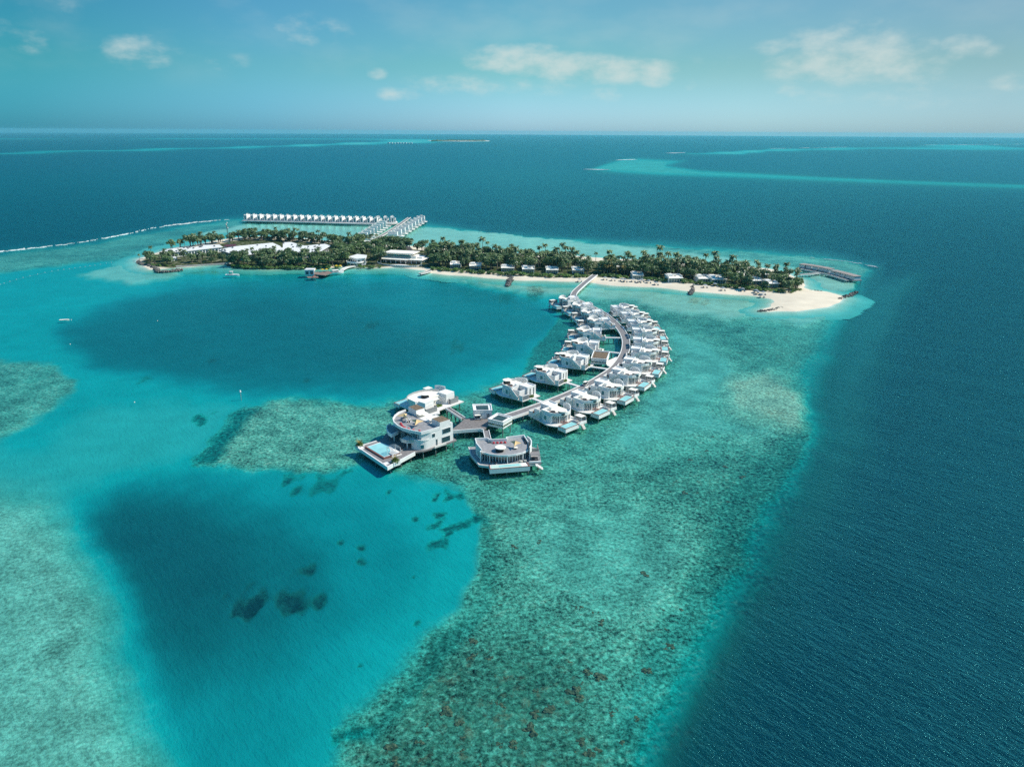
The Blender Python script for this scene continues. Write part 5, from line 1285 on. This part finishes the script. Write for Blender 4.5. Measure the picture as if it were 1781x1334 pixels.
def palm_meshes(seed, h, m):
    rnd = random.Random(seed); lean = Vector((rnd.uniform(-.9, .9), rnd.uniform(-.9, .9), 0)); t = MB(); n = 5
    pt = [Vector((lean.x * (k / n) ** 1.7, lean.y * (k / n) ** 1.7, h * k / n)) for k in range(n + 1)]
    for k in range(n): t.tube(pt[k], pt[k + 1], .21 - .02 * k, .19 - .02 * k, 6)
    c = MB(); top = pt[-1]
    nf = rnd.randint(20, 26)
    for i in range(nf):
        a = i * 2.399 + rnd.uniform(-.3, .3); e0 = rnd.uniform(-.15, 1.15); L = rnd.uniform(2.3, 3.1); d = Vector((math.cos(a), math.sin(a), 0)); sd = Vector((-d.y, d.x, 0))
        p = top + Vector((0, 0, .15)); e = e0; prev = None; ns = 6
        for k in range(ns + 1):
            w = .42 * math.sin(math.pi * (.12 + .86 * k / ns)) + .03
            l, r = p + sd * w - Vector((0, 0, w * .55)), p - sd * w - Vector((0, 0, w * .55))
            if prev:
                g = .86
                c._add([prev[0], prev[0].lerp(p, g), l.lerp(p, 0), prev[1]], [(0, 1, 2, 3)]) if k % 1 else None
                c._add([prev[0], p, l, prev[1]], [(0, 1, 2, 3)]); c._add([prev[0], prev[2], r, p], [(0, 1, 2, 3)])
            prev = (p.copy(), l, r)
            p = p + (d * math.cos(e) + Vector((0, 0, math.sin(e)))) * (L / ns); e -= rnd.uniform(.24, .36)
    return t.mesh('trunk', TRUNK), c.mesh('crown', m)
PALMS = [palm_meshes(11 + i, [7.2, 8.4, 9.4, 10.4, 8.8, 7.8][i], FRONDS) for i in range(6)]
PALMY = [palm_meshes(31 + i, [6.4, 8.0][i], FRONDY) for i in range(2)]
def leafy(seed, rx, rz_, zc, n, size, m, low=False):
    rnd = random.Random(seed); g = MB(); t = MB()
    lobes = [(rnd.uniform(-.55, .55) * rx, rnd.uniform(-.55, .55) * rx, zc + rnd.uniform(-.3, .45) * rz_, rx * rnd.uniform(.38, .62), rz_ * rnd.uniform(.4, .6)) for _ in range(9)]
    for lx, ly, lz, r, q in lobes:
        leafclump(g, lx, ly, lz - q * .4, r, r, q * 1.2, n // 9, size, rnd)
        if not low: t.tube((0, 0, zc * .35), (lx * .8, ly * .8, lz), .16, .05, 5)
    t.tube((0, 0, -.4), (0, 0, zc * .7), .3, .18, 6)
    return t.mesh('trunk', BARK), g.mesh('crown', m)
TREES = [leafy(51 + i, 3.0, 2.6, 3.9, 620, .42, LEAF1) for i in range(4)]
SHRUBS = [leafy(71 + i, 2.3, 1.5, 1.2, 420, .34, LEAF2, True) for i in range(4)]
DSHRUB = [leafy(81 + i, 2.2, 1.5, 1.2, 400, .34, LEAF1, True) for i in range(3)]
def inside(x, y, poly):
    c = False
    for i in range(len(poly)):
        x0, y0 = poly[i]; x1, y1 = poly[i - 1]
        if (y0 > y) != (y1 > y) and x < (x1 - x0) * (y - y0) / (y1 - y0) + x0: c = not c
    return c
EXCL.append([tuple(G(x, y, 1.5)[:2]) for x, y in ((1026, 492), (1036, 492), (1046, 479), (1044, 470), (1036, 470), (1028, 482))])
def free(x, y, m=0): return not any(inside(x, y, e) for e in EXCL)
def tree(kind, name, cat, meshes, x, y, s, label, group, rnd):
    z = max(.1, ground_z(x, y) - .1)
    t = thing(name, label, cat, (x, y, z), rnd.uniform(0, 6.28), group, (s * rnd.uniform(.9, 1.1), s * rnd.uniform(.9, 1.1), s * rnd.uniform(.85, 1.15)))
    link('trunk', meshes[0], t); link('crown', meshes[1], t)
    return t
COUNT = {'palm': 0, 'tree': 0}
KS = {'palm': 1.26, 'tree': 1.55}
def scatter(poly, n, kind, meshes, name, cat, label, group, smin, smax, mind, seed, taken):
    rnd = random.Random(seed); W = [tuple(G(x, y, 1.2)[:2]) for x, y in poly]
    xs = [p[0] for p in W]; ys = [p[1] for p in W]; k = tries = 0
    while k < n and tries < n * 60:
        tries += 1
        x, y = rnd.uniform(min(xs), max(xs)), rnd.uniform(min(ys), max(ys))
        if not inside(x, y, W) or not free(x, y): continue
        if any((x - a) ** 2 + (y - b) ** 2 < mind * mind for a, b in taken): continue
        taken.append((x, y)); tree(kind, name, cat, rnd.choice(meshes), x, y, rnd.uniform(smin, smax) * KS[kind], label, group, rnd); k += 1; COUNT[kind] += 1
tp, tt, ts = [], [], []
PA, TA, SA = ('palm', PALMS, 'palm_tree', 'palm'), ('tree', TREES, 'leafy_tree', 'tree'), ('tree', SHRUBS, 'beach_shrub', 'shrub')
BELT_A = [(748, 463), (800, 468), (870, 473), (960, 477), (1026, 478.5), (1030, 470), (1000, 459), (900, 451), (830, 447), (752, 441)]
BELT_B = [(1046, 478), (1100, 482), (1200, 489.5), (1290, 499), (1300, 488), (1290, 478), (1200, 469), (1060, 465)]
TIP_R = [(1290, 502), (1330, 507), (1368, 511), (1390, 503), (1384, 492), (1350, 480), (1300, 477)]
MID = [(590, 459), (640, 463), (662, 460), (668, 447), (745, 441), (742, 434), (690, 431), (600, 424), (580, 430)]
LEFT_F = [(402, 460), (430, 464), (530, 465), (585, 463), (600, 457), (575, 452), (500, 450), (410, 451)]
LEFT_B = [(395, 424), (420, 420), (480, 420), (560, 425), (600, 430), (590, 425), (540, 418), (480, 414), (430, 413), (395, 420)]
TIP_L = [(252, 455), (275, 462), (330, 462), (400, 456), (385, 450), (330, 449), (296, 448), (262, 447)]
BACK_L = [(288, 434), (330, 427), (385, 421), (390, 424), (350, 428), (300, 435)]
sc_ = scatter
sc_(BELT_A, 105, *PA, 'green coconut palm in the dense belt between the restaurant and the boardwalk', 'palms of the belt between restaurant and boardwalk', .85, 1.25, 3.1, 1, tp)
sc_(BELT_B, 78, *PA, 'green coconut palm in the belt between the boardwalk and the sand spit villas', 'palms of the belt right of the boardwalk', .8, 1.25, 3.1, 2, tp)
sc_(TIP_R, 24, *PA, 'coconut palm around the villa group near the sand spit', 'palms near the sand spit', .75, 1.1, 3.4, 3, tp)
sc_(MID, 28, *PA, 'coconut palm around the restaurant and the curved-terrace house', 'palms around the restaurant', .75, 1.05, 4, 4, tp)
sc_(LEFT_F, 30, *PA, 'coconut palm in front of the white service halls', 'palms before the service halls', .7, 1.0, 4.2, 5, tp)
sc_(LEFT_B, 20, *PA, 'coconut palm behind the white service halls, right of the mast', 'palms behind the service halls', .75, 1.0, 4.5, 6, tp)
sc_(TIP_L, 11, *PA, 'coconut palm before the long service building near the breakwater', 'palms near the breakwater', .7, .95, 4.5, 7, tp)
sc_(BACK_L, 10, *PA, 'coconut palm behind the long service building, left of the mast', 'palms behind the long service building', .75, 1.0, 5, 8, tp)
sc_([(1046, 479), (1110, 485), (1110, 478), (1046, 472)], 8, 'palm', PALMY, 'palm_tree', 'palm', 'yellowing palm just right of the beach end of the boardwalk', 'yellowing palms right of the boardwalk', .75, .95, 3, 9, tp)
for i, (x, y, s, lb) in enumerate(((1036, 455, 1.05, 'lone tall palm on the far shore above the beach end of the boardwalk'), (849, 440, 1.1, 'tall lone palm sticking out above the tree belt left of centre'), (372, 425, 1.1, 'slim tall palm standing alone left of the mast'),
    (243, 452, .7, 'small leaning palm at the tip by the breakwater'), (1383, 494, .9, 'leaning palm at the seaward edge of the sand spit trees'), (1362, 507, .75, 'short yellow-green palm on the sand near the spit'), (254, 450, .95, 'palm with a full crown just behind the breakwater'))):
    p = G(x, y, 1.0); rnd = random.Random(i); m = PALMS[(i * 2) % 6] if i != 5 else PALMY[0]
    tree('palm', 'palm_tree', 'palm', m, p[0], p[1], s, lb, 'single palms', rnd)
sc_(BELT_A, 100, *TA, 'dark leafy tree in the belt between the restaurant and the boardwalk', 'leafy trees between restaurant and boardwalk', .85, 1.35, 2.6, 21, tt)
sc_(BELT_B, 76, *TA, 'dark leafy tree in the belt right of the boardwalk', 'leafy trees right of the boardwalk', .85, 1.3, 2.6, 22, tt)
sc_(TIP_R, 20, *TA, 'dark leafy tree around the villa group near the sand spit', 'leafy trees near the sand spit', .7, 1.0, 3.6, 23, tt)
sc_(MID, 44, *TA, 'dark leafy tree around the restaurant and the curved-terrace house', 'leafy trees around the restaurant', .9, 1.5, 4, 24, tt)
sc_(LEFT_F, 44, *TA, 'dark leafy tree in the thicket before the white service halls', 'leafy trees before the service halls', .8, 1.25, 3.6, 25, tt)
sc_(LEFT_B, 40, *TA, 'dark leafy tree in the thicket behind the white service halls', 'leafy trees behind the service halls', .8, 1.2, 4, 26, tt)
sc_(TIP_L, 17, *TA, 'dark leafy tree before the long service building near the breakwater', 'leafy trees near the breakwater', .7, 1.1, 4, 27, tt)
sc_(BACK_L, 12, *TA, 'dark leafy tree behind the long service building', 'leafy trees behind the long service building', .9, 1.3, 5, 28, tt)
# the hedge of shrubs that lines the beach
def hedge(line, n, label, group, meshes, seed, smin=.8, smax=1.25):
    rnd = random.Random(seed); P = [Vector(G(x, y, 1.2)[:2]) for x, y in line]
    L = [(P[i + 1] - P[i]).length for i in range(len(P) - 1)]; tot = sum(L)
    for k in range(n):
        s = tot * (k + rnd.uniform(.1, .9)) / n; i = 0
        while i < len(L) - 1 and s > L[i]: s -= L[i]; i += 1
        p = P[i].lerp(P[i + 1], min(1, s / L[i])); x, y = p.x + rnd.uniform(-1, 1), p.y + rnd.uniform(-1.0, 2.2)
        if free(x, y): tree('tree', 'beach_shrub', 'shrub', rnd.choice(meshes), x, y, rnd.uniform(smin, smax), label, group, rnd)
hedge([(752, 468.5), (800, 473), (870, 478), (960, 482), (1024, 482.8)], 46, 'bright green shrub in the hedge lining the beach left of the boardwalk', 'beach hedge left of the boardwalk', SHRUBS, 41, .85, 1.6)
hedge([(1048, 481.5), (1100, 486.3), (1200, 493.4), (1290, 503.5), (1365, 510)], 50, 'bright green shrub in the hedge lining the beach right of the boardwalk', 'beach hedge right of the boardwalk', SHRUBS, 42, .8, 1.5)
hedge([(404, 462), (430, 465), (500, 466), (590, 464)], 36, 'bushy shrub along the water edge before the service halls', 'shrubs along the lagoon edge', SHRUBS, 43, .9, 1.4)
hedge([(600, 462), (638, 465), (662, 463)], 8, 'low shrub on the bank below the curved-terrace house', 'shrubs below the curved-terrace house', SHRUBS, 44)
hedge([(248, 456), (262, 461), (280, 463), (306, 462)], 10, 'low shrub on the breakwater tip', 'shrubs on the breakwater tip', SHRUBS, 45, .5, .9)
hedge([(430, 415), (520, 419), (600, 427)], 26, 'dark shrub along the far shore behind the service halls', 'shrubs behind the service halls', DSHRUB, 46, 1.0, 1.6)
hedge([(1376, 511), (1392, 504)], 5, 'bright round shrub on the sand spit edge', 'shrubs on the sand spit edge', SHRUBS, 47, .6, .9)
# ---------------------------------------------------------------- rocks, boats, beach things, coral
ROCK = mat('weathered_rock', (.14, .13, .115), .9, .15, var=.5, vscale=.8)
def rockline(name, label, pts, w, h, seed, z=-.6, dens=1.1):
    P = [Vector(G(x, y, 0)[:2]) for x, y in pts]; rnd = random.Random(seed); m = MB(); c = P[0]
    for i in range(len(P) - 1):
        L = (P[i + 1] - P[i]).length; n = max(2, int(L * dens))
        for k in range(n):
            p = P[i].lerp(P[i + 1], rnd.random()) - c; r = rnd.uniform(.4, 1.0) * h
            off = Vector((rnd.uniform(-w, w), rnd.uniform(-w, w))) * .5
            m.blob((p.x + off.x, p.y + off.y, z + r * .7), (r * rnd.uniform(.8, 1.4), r * rnd.uniform(.8, 1.3), r), rnd.random(), 1, .4)
    t = m.build(name, ROCK); t.location = (c.x, c.y, 0)
    return tag(t, label, 'breakwater')
rockline('breakwater', 'curved rock breakwater round the left tip of the island', [(240, 456.4), (248, 461), (260, 462.5), (269.4, 467), (275.5, 473), (295, 473), (316, 470)], 2.4, 1.5, 1, dens=2.4)
rockline('breakwater', 'low dark rock row at the lagoon corner of the sand spit', [(1319.5, 541.6), (1340, 540), (1361, 536)], 2.6, .9, 2, -.25, 2.4)
rockline('breakwater', 'dark rock groyne running out from the point of the sand spit', [(1460, 520.5), (1475, 515), (1490, 507.5)], 3.4, 1.0, 3, -.6, 2.6)
rockline('breakwater', 'small rock row by the last palms of the sand spit', [(1386, 496.4), (1397, 496)], 1.2, .8, 4, -.2, 1.6)
rockline('breakwater', 'thin rock row across the inner shallows behind the sand spit', [(1404, 507.3), (1433, 506.8)], 1.2, .8, 5, -.3, 1.3)
rockline('rock_groyne', 'dark rock groyne on the beach left of the boardwalk', [(889, 483), (886.5, 489), (882, 498)], 1.8, 1.7, 6, -1.0, 2.2)
rockline('rock_groyne', 'dark rock groyne on the beach before the long villa pair', [(1205, 500), (1203.5, 505), (1201, 512)], 1.6, 1.7, 7, -.9, 2.2)
rockline('breakwater', 'rock bank below the trees left of the landing stage', [(397, 461), (404, 463.5), (414, 464.6), (430, 467)], 2.0, 1.2, 8, -.4, 2)
sw = thing('sea_wall', 'straight pale sea wall along the lagoon edge of the left tip', 'wall')
P = [Vector(G(x, y, .8)[:2]) for x, y in ((306, 463.5), (350, 461), (393.5, 458.3))]
MB().strip(P, 1.6, -1.5, 1.15).build('wall', mat('pale_concrete', (.42, .40, .36), .9, .2, var=.2), sw)
# boats
def hull(mb, L, B, H, z=-.25, n=9):
    vs = []
    for i in range(n + 1):
        t = i / n; w = B / 2 * (1 - max(0, (t - .45) / .55) ** 2.2) * (.86 + .14 * min(1, t * 4)); x = -L / 2 + L * t; sh = H * (1 + .35 * max(0, t - .4))
        vs += [(x, -w, z + sh), (x, -w * .72, z), (x, w * .72, z), (x, w, z + sh)]
    fs = [(4 * i + k, 4 * i + k + 1, 4 * i + k + 5, 4 * i + k + 4) for i in range(n) for k in range(3)] + [(0, 3, 2, 1)] + [(4 * i + 3, 4 * i, 4 * i + 4, 4 * i + 7) for i in range(n)]
    mb._add(vs, fs); return mb
def boat(px, py, L, B, rz, label, cabin=True, canopy=False, name='motor_boat', m=WHITE):
    p = G(px, py, 0); t = thing(name, label, 'boat', (p[0], p[1], 0), rz)
    hull(MB(), L, B, B * .34).build('hull', m, t)
    if cabin:
        MB().box(-L * .28, -B * .34, B * .1, L * .12, B * .34, B * .55).build('cabin', WHITE, t); MB().box(-L * .26, -B * .345, B * .3, L * .10, B * .345, B * .48).build('window_band', GLASS, t); MB().box(-L * .3, -B * .4, B * .552, L * .14, B * .4, B * .61).build('roof', CREAM, t)
    if canopy:
        MB().box(-L * .2, -B * .35, B * .95, L * .05, B * .35, B * 1.0).build('canopy', WHITE, t)
        for x in (-.18, .03): MB().box(L * x - .05, -B * .3, B * .2, L * x + .05, B * .3, B * .95).build('canopy_frame', METAL, t)
        MB().box(-L * .3, -B * .3, B * .12, L * .1, B * .3, B * .2).build('console', PALEBLUE, t)
boat(404.5, 479.5, 11, 3.4, .05, 'white open motor boat with a small canopy crossing the lagoon off the service halls', False, True)
boat(112, 557, 5.5, 1.9, .25, 'small pale boat moored alone at the left of the lagoon', False, False, 'moored_boat', CREAM)
boat(585.5, 475.5, 12, 4.6, .55, 'white cabin launch moored at the landing stage', True)
boat(313, 469.8, 5, 2, .2, 'small pale boat lying by the end of the breakwater', True, False)
# floats, buoys, marker
fl = thing('float_line', 'long string of small pale floats across the shallows left of the island', 'float line')
FP = catmull([Vector(G(x, y, 0)[:2]) for x, y in ((0, 495), (40, 483), (90, 472), (130, 466.5), (165, 461.5), (200, 456))], 8); fm = MB().cyl(0, 0, .3, -.12, .22, 6).mesh('float', PALEBLUE)
for i in range(len(FP) - 1):
    if i % 2 == 0: link('float', fm, fl).location = (FP[i].x, FP[i].y, 0)
MB().strip(FP, .1, -.3, -.2).build('rope', SHADOWWOOD, fl)
BU = thing('mooring_buoy', '', 'buoy', group='mooring buoys on the lagoon'); first['b'] = True
MB().blob((0, 0, .1), (.24, .24, .22), 1, 2, .02).build('float', CREAM, BU); MB().cyl(0, 0, .03, .3, .45, 6).build('ring_post', METAL, BU)
for x, y, lb in ((124, 556.5, 'pale buoy just right of the small moored boat'), (122, 599, 'pale pink buoy below the small moored boat'), (274, 558.5, 'pale buoy alone over the deep lagoon basin'), (234, 700, 'tiny buoy on the bright shelf left of the reef tongue')):
    place('b', BU, tuple(G(x, y, 0)), 0, lb)
mk = thing('marker_post', 'slim channel marker post at the upper corner of the reef tongue', 'marker', tuple(G(419, 690, 0)))
MB().cyl(0, 0, .16, -3, 2.2, 8).build('post', METAL, mk); MB().cyl(0, 0, .4, 2.2, 3.0, 8, .2).build('topmark', WHITE, mk)
# beach loungers and parasols
BP = thing('beach_parasol', '', 'parasol', group='grey parasols along the beach'); first['bp'] = True
MB().cyl(0, 0, 1.7, 1.9, 2.6, 10, .15).build('canopy', mat('grey_canvas', (.25, .28, .30), .8, .1), BP); MB().cyl(0, 0, .06, 0, 1.9, 6).build('pole', SHADOWWOOD, BP)
BL = thing('beach_lounger', '', 'lounger', group='loungers along the beach'); first['bl'] = True
m_ = MB().box(-1.0, -.35, .2, 1.0, .35, .34)
for a in (-.8, .8): m_.box(a - .05, -.3, 0, a + .05, .3, .2)
m_.build('frame', SHADOWWOOD, BL); MB().box(-.2, -.33, .34, .98, .33, .44).obox(-.6, 0, .58, .85, .66, .1, 0, RAD(32)).build('mattress', mat('blue_grey_pad', (.14, .20, .25), .8), BL)
BPX = [(1008, 488), (1052, 486.5), (1066, 488), (1082, 489), (1087, 490), (1101, 490), (1111, 491.5), (1116, 490.5), (1128, 492), (1141, 494.3), (1226, 500), (1243, 498.5), (1257, 504.5), (1291, 506), (1314.5, 508.5), (1327, 511.5), (1325, 514.5), (1318, 510.5)]
for i, (x, y) in enumerate(BPX):
    p = G(x, y, 1.2); z = max(.2, ground_z(p[0], p[1])) + .02
    w = 'left of the boardwalk on the sand' if i == 0 else '%s of the row along the beach right of the boardwalk' % (ORD[i - 1].replace('nearest', 'first'))
    place('bp', BP, (p[0], p[1], z), 0, 'grey beach parasol, ' + w)
    for s in (-1, 1):
        place('bl', BL, (p[0] + s * 1.5, p[1] - .8, z), RAD(-100 + 12 * s), 'blue-grey beach lounger on the %s side of the %s' % ('lagoon-left' if s < 0 else 'spit', 'parasol left of the boardwalk' if i == 0 else '%s parasol of the row' % ORD[i - 1].replace('nearest', 'first')))
# coral heads on the reef flats
CORAL = bpy.data.materials.new('coral_rock'); CORAL.use_nodes = True
T = NT(CORAL.node_tree); g = T.n('ShaderNodeNewGeometry'); b = T.n('ShaderNodeBsdfDiffuse')
nz_ = T.noise(g.outputs['Position'], 2.2, 4.0, .7)
T.l(T.ramp(nz_, [(.3, lin(24, 58, 48)), (.5, lin(60, 86, 66)), (.7, lin(110, 124, 96))]), b.inputs[0]); T.l(b.outputs[0], T.n('ShaderNodeOutputMaterial').inputs[0])
def coral_mesh(seed, m):
    rnd = random.Random(seed); mb = MB()
    for k in range(rnd.randint(4, 8)):
        a = rnd.uniform(0, 6.28); r = rnd.uniform(0, .75); q = rnd.uniform(.28, .62)
        mb.blob((r * math.cos(a), r * math.sin(a), q * .25), (q * rnd.uniform(.8, 1.3), q, q * .7), seed + k, 2, .35)
    return mb.mesh('coral_mound', m)
CM = [coral_mesh(i * 13 + 1, CORAL) for i in range(6)]
CO = [(1033, 966, 1.3), (1193, 857, 1.5), (1015, 853, .9), (1038, 860, .8), (936, 944, 1.3), (893, 952, 1.4), (958, 1045, 1.1), (1007, 1055, 1.5), (1002, 1068, .9), (1012, 1070, .9), (1037, 1067, 1.1), (1044, 1083, 1.4), (1046, 1096, 1.1), (952, 1086, .9), (994, 1100, .7), (1016, 1099, .8),
 (1120, 1001, 1.5), (1112, 997, .9), (1131, 995, .8), (1164, 1125, 1.3), (1123, 1165, 1.2), (1158, 1128, .7), (824, 1114, 1.2), (820, 1144, 1.2), (852, 1147, 1.2), (995, 1198, 2.0), (1022, 1168, 1.2), (1043, 1178, 1.6), (953, 1233, 1.4), (922, 1270, 1.7), (865, 1225, 1.2), (935, 1243, 1.5), (1005, 1215, 1.3), (776, 1238, 1.6), (680, 1302, 1.3), (686, 1325, 1.2), (802, 1306, 1.1),
 (866, 1297, 1.1), (895, 1294, 1.2), (1025, 1310, 1.3), (1040, 1306, .9), (831, 1136, .7), (975, 1135, .7), (920, 1010, .8), (983, 889, .7), (1200, 800, 1.2), (1262, 812, 1.1), (1290, 830, 1.3), (1150, 770, 1.0), (1215, 745, 1.2), (1230, 785, 1.0), (1240, 760, 1.1), (1098, 990, .7), (1150, 1060, .9), (1110, 1250, 1.0), (1075, 1130, .8), (990, 1150, .8), (880, 1180, .9), (800, 1260, 1.1), (730, 1290, 1.0), (1062, 1240, 1.1), (1100, 910, .8), (930, 1200, .9), (1010, 1290, 1.2)]
for i, (x, y, s) in enumerate(CO):
    p = G(x, y, -1.6); rnd = random.Random(i)
    o = link('coral_mound', CM[i % 6]); o.location = (p[0], p[1], -1.75); o.scale = (s, s, s * .8); o.rotation_euler = (0, 0, rnd.uniform(0, 6))
    tag(o, 'brown coral head under shallow water on the near reef below the end villas', 'coral', 'brown coral heads on the near reef')
rnd = random.Random(77)
NEAR = [tuple(G(x, y, -1.6)[:2]) for x, y in ((860, 880), (1000, 850), (1250, 770), (1330, 790), (1230, 1000), (1160, 1150), (1060, 1334), (640, 1334), (720, 1190), (850, 1070))]
xs = [a for a, b in NEAR]; ys = [b for a, b in NEAR]; k = 0
while k < 150:
    x, y = rnd.uniform(min(xs), max(xs)), rnd.uniform(min(ys), max(ys))
    if not inside(x, y, NEAR): continue
    s = rnd.choice((.3, .35, .4, .5, .6)); o = link('coral_mound', CM[k % 6]); o.location = (x, y, -1.66); o.scale = (s, s, s * .8); o.rotation_euler = (0, 0, rnd.uniform(0, 6))
    tag(o, 'small dark coral lump among the rubble of the near reef', 'coral', 'small coral lumps on the near reef'); k += 1
# ---------------------------------------------------------------- surf on the outer reef
FOAM = mat('sea_foam', (.78, .80, .78), .8, .1, var=.2, vscale=.3)
sf = MB(); rnd = random.Random(4)
def foamline(pts, n, w, jit=1.0):
    P = [Vector(G(x, float(y), .1)[:2]) for x, y in pts]; L = [(P[i + 1] - P[i]).length for i in range(len(P) - 1)]; tot = sum(L)
    for k in range(n):
        s = rnd.uniform(0, tot); i = 0
        while i < len(L) - 1 and s > L[i]: s -= L[i]; i += 1
        c = P[i].lerp(P[i + 1], min(1, s / L[i])); d = (P[i + 1] - P[i]).normalized(); nn = Vector((-d.y, d.x))
        c = c + nn * rnd.gauss(0, w * jit); l = rnd.uniform(2, 11) * w / 2; q = rnd.uniform(.25, .8) * w / 2
        m = 6; top = []
        for j in range(m):
            a = 2 * math.pi * j / m; r_ = rnd.uniform(.6, 1.1); v = c + d * math.cos(a) * l * r_ + nn * math.sin(a) * q * r_; top.append((v.x, v.y))
        sf.prism(top, .02, .02 + rnd.uniform(.1, .5))
foamline([(-30, 444), (0, 438.5), (50, 433), (110, 426), (140, 421.5), (190, 413.5), (232, 405), (250, 400), (300, 391.5), (345, 386), (398, 382.5)], 150, .6, 2.6)
foamline([(0, 438), (60, 431)], 26, .6, 1.8)
foamline([(180, 415), (225, 406)], 20, .6, 1.8)
foamline([(290, 393), (370, 384.5)], 34, .7, 1.8)
foamline([(1410, 448), (1470, 455), (1520, 464)], 14, 1.4)
so_ = sf.build('surf_foam', FOAM); so_['kind'] = 'stuff'
hy = lambda x, y: float(hcorr(np.float64(x), np.float64(y)))
sf = MB()
foamline([(1026, hy(1026, 297)), (1046, hy(1046, 297.5))], 16, 9)
foamline([(1080, hy(1080, 281)), (1098, hy(1098, 280))], 16, 10)
foamline([(1165, hy(1165, 269)), (1185, hy(1185, 268.5))], 12, 14)
foamline([(1345, hy(1345, 260)), (1480, hy(1480, 256))], 26, 14)
foamline([(1600, hy(1600, 251)), (1781, hy(1781, 246))], 40, 22)
so2 = sf.build('surf_foam', FOAM); so2['kind'] = 'stuff'
# distant island on the outer reef
IS = [(742, 247.6), (770, 247.0), (800, 246.6), (835, 247.2), (852, 248.4), (850, 249.0), (800, 249.3), (760, 248.9)]
P = [tuple(G(x, hy(x, y), 0)[:2]) for x, y in IS]; c = centre(P)
fi_ = MB().prism(rel(P, c), -2, 1.2).build('distant_island', mat('far_sand', (.62, .58, .50), .9, .1)); fi_.location = (c[0], c[1], 0); fi_['kind'] = 'structure'
m = MB(); rnd = random.Random(8)
for k in range(260):
    t = rnd.random(); x = 752 + 90 * t; y = 248.6 - .5 * math.sin(t * 3.14) + rnd.uniform(-.25, .45); p = G(x, hy(x, y), 0); r = rnd.uniform(14, 26)
    m.blob((p[0], p[1], 3), (r, r, rnd.uniform(6, 11)), k, 1, .4)
fw_ = m.build('distant_woods', LEAF1); fw_['kind'] = 'stuff'
p = G(695, hy(695, 252.4), 0)
t = thing('sandbar_villas', 'pale cluster of buildings on the far reef left of the distant island', 'buildings', (p[0], p[1], 0))
for k in range(9): MB().box(-110 + k * 26, -10, .5, -92 + k * 26, 14, rnd.uniform(6, 11)).build('house', WHITE, t)
# ---------------------------------------------------------------- air
hm = bpy.data.materials.new('sea_air'); hm.use_nodes = True
T = NT(hm.node_tree)
pv = T.n('ShaderNodeVolumePrincipled'); pv.inputs['Color'].default_value = (0.27, 0.74, 0.84, 1)
pv.inputs['Density'].default_value = 3.2e-5; pv.inputs['Anisotropy'].default_value = 0.15
T.l(pv.outputs[0], T.n('ShaderNodeOutputMaterial').inputs['Volume'])
R_ = 31000.0; z0, z1 = -8.0, HC + 14.0
hv = [(sx_ * R_, sy_ * R_, z) for z in (z0, z1) for sx_, sy_ in ((-1, -1), (1, -1), (1, 1), (-1, 1))]
hf = [(3, 2, 1, 0), (4, 5, 6, 7), (0, 1, 5, 4), (1, 2, 6, 5), (2, 3, 7, 6), (3, 0, 4, 7)]
haze = link('haze', mesh_from('haze', hv, hf, [hm])); haze['kind'] = 'stuff'
